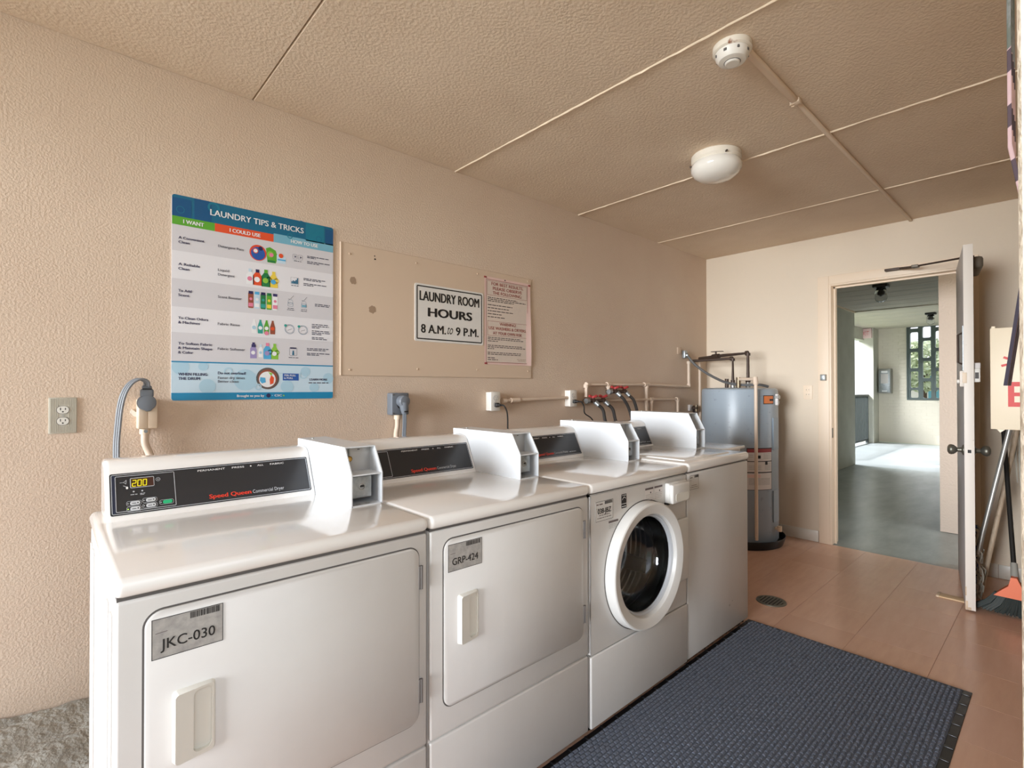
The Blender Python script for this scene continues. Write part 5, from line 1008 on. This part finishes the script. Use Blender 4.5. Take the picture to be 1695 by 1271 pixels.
def knob(sd):
    def f(m):
        n0 = 0 if sd < 0 else TH; O = dp(DW-0.065, n0, 0.905)
        m.lathe(O, dN*sd, [(0.030, 0), (0.030, 0.004), (0.014, 0.010), (0.011, 0.028), (0.018, 0.034), (0.027, 0.044), (0.030, 0.056), (0.026, 0.066), (0.014, 0.072), (0.0001, 0.073)], m_bronze, 28)
    return f
part('knob', t, knob(-1), sharp=50); part('knob', t, knob(1), sharp=50)
part('latch_hole', t, lambda m: (dbox(m, DW-0.001, DW+0.0022, 0.010, 0.032, 0.885, 0.923, m_doorwhite), dbox(m, DW, DW+0.0026, 0.0135, 0.0285, 0.895, 0.913, m_black)))
part('pull_handle', t, lambda m: (dbox(m, DW-0.10, DW-0.03, -0.004, 0.0, 1.36, 1.62, m_galv), m.tube([dp(DW-0.065, -0.002, 1.40), dp(DW-0.065, -0.022, 1.41), dp(DW-0.065, -0.022, 1.57), dp(DW-0.065, -0.002, 1.58)], 0.006, m_iron, 8)))
part('deadbolt', t, lambda m: (dbox(m, DW-0.05, DW-0.002, -0.018, 0.0, 1.27, 1.36, m_doorwhite, 0.003), dbox(m, DW-0.001, DW+0.004, -0.006, 0.012, 1.29, 1.35, m_beige, 0.001), m.cyl(dp(DW-0.03, -0.018, 1.30), dp(DW-0.03, -0.03, 1.30), 0.012, m_outletw, 12)))
part('rim_lock', t, lambda m: (dbox(m, DW-0.10, DW-0.02, TH, TH+0.028, 1.295, 1.372, m_outletw, 0.003), dbox(m, DW-0.022, DW-0.0195, TH+0.006, TH+0.022, 1.315, 1.350, m_gap), dbox(m, DW-0.09, DW-0.03, TH, TH+0.030, 1.372, 1.405, m_labelw, 0.003)))
cl = part('closer_body', t, lambda m: dbox(m, 0.34, 0.63, TH, TH+0.055, 1.962, 2.036, m_galv2, 0.016), sharp=50)
part('closer_arm', t, lambda m: (m.tube([dp(0.38, TH+0.02, 2.03), dp(0.38, TH+0.02, 2.088)], 0.010, m_iron, 10), m.tube([dp(0.38, TH+0.02, 2.086), (4.50, 1.615, 2.118)], 0.0065, m_iron, 8), m.tube([(4.50, 1.615, 2.116), (4.625, 1.50, 2.142)], 0.009, m_iron, 8), m.box((4.47, 1.60, 2.108), (4.53, 1.64, 2.126), m_galv2, 0.004), m.box((4.60, 1.42, 2.132), (4.648, 1.51, 2.148), m_iron, 0.002)))
mb = MB(); mb.prism([(3.925, 0.0), (4.03, 0.0), (4.03, 0.004), (3.925, 0.022)], Frame((0, 1.83, 0), (1, 0, 0), (0, 0, 1)), 0, 0.08, m_tape)
mb2 = MB(); mb2.box((3.975, 1.800, 0.0), (4.045, 1.935, 0.008), m_tape, 0.002); mb2.box((3.970, 1.792, 0.0), (4.050, 1.808, 0.011), m_wood, 0.003)
tag(mb2.build('door_wedge'), 'thin worn wooden wedge on the floor under the open door', 'door stop')

# ================================================================== BEHIND THE DOOR
def stick(name, label, cat, pts, r, m):
    t = thing(name, label, cat, pts[0]); part('handle', t, lambda q: q.tube(pts, r, m, 14)); return t
t = stick('dust_mop', 'steel-handled dust mop with a blue and white head behind the open door', 'mop', [(4.06, 1.975, 0.28), (4.09, 1.995, 0.41), (4.13, 2.108, 1.02), (4.17, 2.190, 1.46)], 0.0125, m_steel)
def fringe(m):
    r_ = random.Random(4); c0 = None
    for k in range(150):
        u = r_.uniform(-1, 1); z = 0.03+0.42*r_.random(); w = 0.055*(1-0.6*abs(z-0.2)/0.3); y = 1.955+w*u*0.5; x = 4.10+r_.uniform(-0.045, 0.03)
        p = Vector((x, y, z)); m.tube([p, p+Vector((r_.uniform(-0.01, 0.01), 0.012*u+r_.uniform(0, 0.012), -0.02)), p+Vector((r_.uniform(-0.015, 0.015), 0.016*u, -min(z-0.005, 0.055)))], 0.0038, m_blue if u < 0.15 else m_cotton, 5)
o = part('mop_head', t, fringe); o['kind'] = 'stuff'
part('head_plate', t, lambda m: m.box((4.08, 1.945, 0.02), (4.14, 1.970, 0.44), m_blue, 0.012, 2))
t = stick('string_mop', 'pale wooden-handled string mop standing head up behind the open door', 'mop', [(4.18, 1.972, 0.0), (4.40, 2.122, 0.97), (4.435, 2.148, 1.14)], 0.0125, m_wood)
def strings(m):
    r_ = random.Random(9)
    for k in range(46):
        a = r_.uniform(0, 6.28); q = r_.uniform(0.01, 0.045); c = Vector((4.43, 2.155, 1.05)); d = Vector((math.cos(a)*q, math.sin(a)*q, 0))
        m.tube([c, c+d+Vector((0, 0.01, -0.06)), c+d*1.15+Vector((0, 0.01, -0.2)), c+d*0.95+Vector((0, 0.01, -0.36-r_.uniform(0, 0.05)))], 0.004, m_cotton, 5)
o = part('mop_strings', t, strings); o['kind'] = 'stuff'
t = stick('broom', 'black-bristled push broom with orange collar leaning behind the door', 'broom', [(3.97, 2.135, 0.18), (4.20, 2.098, 0.62), (4.40, 2.065, 1.02), (4.55, 2.04, 1.30)], 0.0115, m_blackpole)
part('socket', t, lambda m: m.tube([(3.955, 2.138, 0.155), (4.02, 2.128, 0.275)], [0.020, 0.015], m_cabinet, 14))
part('collar', t, lambda m: m.prism([(2.050, 0.100), (2.235, 0.10), (2.215, 0.135), (2.165, 0.165), (2.145, 0.215), (2.120, 0.215), (2.110, 0.165), (2.072, 0.125)], Frame((3.95, 0, 0), (0, 1, 0), (0, 0, 1)), -0.022, 0.022, m_orangep))
def bris(m):
    r_ = random.Random(2)
    for i in range(42):
        for j in range(4):
            u = i/41; y0 = 2.056+0.175*u; x0_ = 3.935+j*0.010; e = Vector((x0_+(j-1.5)*0.012-0.01, y0+(u-0.55)*0.16-0.02*r_.random(), 0.004+0.012*(1-u))); m.tube([(x0_, y0, 0.112), ((x0_+e.x)/2, (y0*0.6+e.y*0.4), 0.055), e], 0.0042, m_bristle, 4)
o = part('bristles', t, bris); o['kind'] = 'stuff'
# hanging board with a red letter
t = thing('hanging_board', 'cream plastic board with red marks and a red letter, fixed at the right wall', 'sign', (3.5, 2.19, 1.056))
part('board', t, lambda m: m.box((3.497, 2.077, 1.056), (3.511, RW, 1.562), m_signcream, 0.004, 2)); part('hook', t, lambda m: m.box((3.50, 2.082, 1.560), (3.508, 2.097, 1.572), m_signcream, 0.002)); part('lower_tab', t, lambda m: m.prism([(2.10, 1.056), (2.13, 1.056), (2.112, 1.040)], Frame((3.504, 0, 0), (0, 1, 0), (0, 0, 1)), -0.003, 0.003, m_signcream))
FB = Frame((3.497, 0, 0), (0, 1, 0), (0, 0, 1)); sg = 0.0008 if FB.N.x < 0 else -0.0008
mb = MB(); mb.rect(FB, 2.141, 1.170, 2.163, 1.292, sg, m_signred); mb.rect(FB, 2.163, 1.170, 2.215, 1.192, sg, m_signred); mb.rect(FB, 2.163, 1.222, 2.205, 1.240, sg, m_signred); mb.rect(FB, 2.163, 1.270, 2.215, 1.292, sg, m_signred)
mb.line(FB, 2.118, 1.372, 2.142, 1.379, 0.011, sg, m_signred); mb.line(FB, 2.126, 1.415, 2.144, 1.406, 0.011, sg, m_signred); mb.build('red_print', t, recalc=False, flat=True)
# striped cloth hanging just inside the entrance
t = thing('striped_curtain', 'striped pink and grey cloth hanging beside the entrance jamb', 'curtain', (1.15, 2.28, 1.26))
def cloth(m, zs, prof, mm, x0_=1.15, x1_=1.24, nf=3):
    vs = []; fs = []; nx = 60
    for z in zs:
        y = prof(z)
        for i in range(nx+1): u = i/nx; vs.append((x0_+(x1_-x0_)*u, min(RW-0.002, y+0.003*(1+math.cos(u*nf*6.283))), z))
    for j in range(len(zs)-1):
        for i in range(nx): a = j*(nx+1)+i; fs.append([a, a+1, a+nx+2, a+nx+1])
    m.add(vs, fs, mm)
def prof(z):
    if z > 1.66: return 2.281
    if z > 1.58: return 2.281+(1.66-z)/0.08*0.012
    if z > 1.44: return 2.294
    return 2.294-(1.44-z)/0.174*0.021
zz = lambda a, b_, n=14: [a+(b_-a)*i/n for i in range(n+1)]
part('upper_cloth', t, lambda m: (cloth(m, zz(2.2, 1.82), prof, m_cloth2), cloth(m, zz(1.82, 1.66), prof, m_cloth), cloth(m, zz(1.66, 1.44), prof, m_cloth)), recalc=False)
def lower(m):
    for k in range(8): cloth(m, zz(1.44, 1.268), prof, (m_cloth3, m_cloth4, m_cloth3, m_cloth2)[k % 4], 1.15+k*0.01125, 1.15+(k+1)*0.01125, 0.4)
part('lower_cloth', t, lower, recalc=False)
part('curtain_rod', t, lambda m: (m.cyl((1.08, 2.286, 2.2), (1.28, 2.286, 2.2), 0.008, m_steel, 12), m.cyl((1.27, 2.286, 2.2), (1.27, RW, 2.2), 0.006, m_steel, 8), m.cyl((1.09, 2.286, 2.2), (1.09, RW, 2.2), 0.006, m_steel, 8)))

# ================================================================== FLOOR THINGS
DRC = (3.166, 1.148)
t = thing('floor_drain', 'round dark metal floor drain with slots in the tile floor beside the last washer', 'drain', (DRC[0], DRC[1], 0))
part('ring', t, lambda m: m.lathe((DRC[0], DRC[1], 0), (0, 0, 1), [(0.082, 0.0), (0.080, 0.004), (0.066, 0.005), (0.064, 0.001)], m_bronze, 40)); part('well', t, lambda m: m.lathe((DRC[0], DRC[1], 0), (0, 0, 1), [(0.066, 0.0009), (0.0001, 0.0009)], m_black, 32))
for k in range(7):
    x = -0.054+k*0.018; hw = math.sqrt(0.066**2-x*x); part('slat', t, lambda m: m.box((DRC[0]-hw, DRC[1]+x-0.0045, 0.001), (DRC[0]+hw, DRC[1]+x+0.0045, 0.005), m_bronze, 0.001, 1))
t = thing('floor_mat', 'dark blue-grey ribbed carpet floor mat with black rubber edges in front of the washers', 'mat', (1.8, 1.62, 0))
MX0, MX1, MY0, MY1 = 0.86, 2.825, 1.158, 2.068
part('rubber_base', t, lambda m: m.box((MX0, MY0, 0.0), (MX1, MY1, 0.0035), m_rubber, 0.001, 1))
part('carpet_base', t, lambda m: m.box((MX0+0.02, MY0+0.022, 0.003), (MX1-0.006, MY1-0.028, 0.0065), m_carpetb, 0.001, 1))
def ribs(m):
    y = MY0+0.024; r_ = random.Random(1); row = 0
    while y < MY1-0.044:
        x = MX0+0.024+(0.012 if row % 2 else 0)
        while x < MX1-0.030:
            z1 = 0.0105+r_.uniform(-0.0006, 0.0006); j = r_.uniform(-0.001, 0.001); a, b_ = x, x+0.0205; c, d = y+j, y+0.0125+j
            v = [(a, c, 0.006), (b_, c, 0.006), (b_, d, 0.006), (a, d, 0.006), (a+0.003, c+0.003, z1), (b_-0.003, c+0.003, z1), (b_-0.003, d-0.003, z1), (a+0.003, d-0.003, z1)]
            m.add(v, [[0, 1, 5, 4], [1, 2, 6, 5], [2, 3, 7, 6], [3, 0, 4, 7], [4, 5, 6, 7]], m_carpet); x += 0.024
        y += 0.0165; row += 1
o = part('carpet_ribs', t, ribs, recalc=False); o['kind'] = 'stuff'
x = MX0+0.03
while x < MX1-0.02: 
    part('rubber_ridge', t, lambda m: m.box((x, MY1-0.030, 0.003), (x+0.012, MY1-0.001, 0.0062), m_rubber, 0.002, 2)); part('rubber_ridge', t, lambda m: m.box((x, MY0+0.001, 0.003), (x+0.012, MY0+0.022, 0.0062), m_rubber, 0.002, 2)); x += 0.09
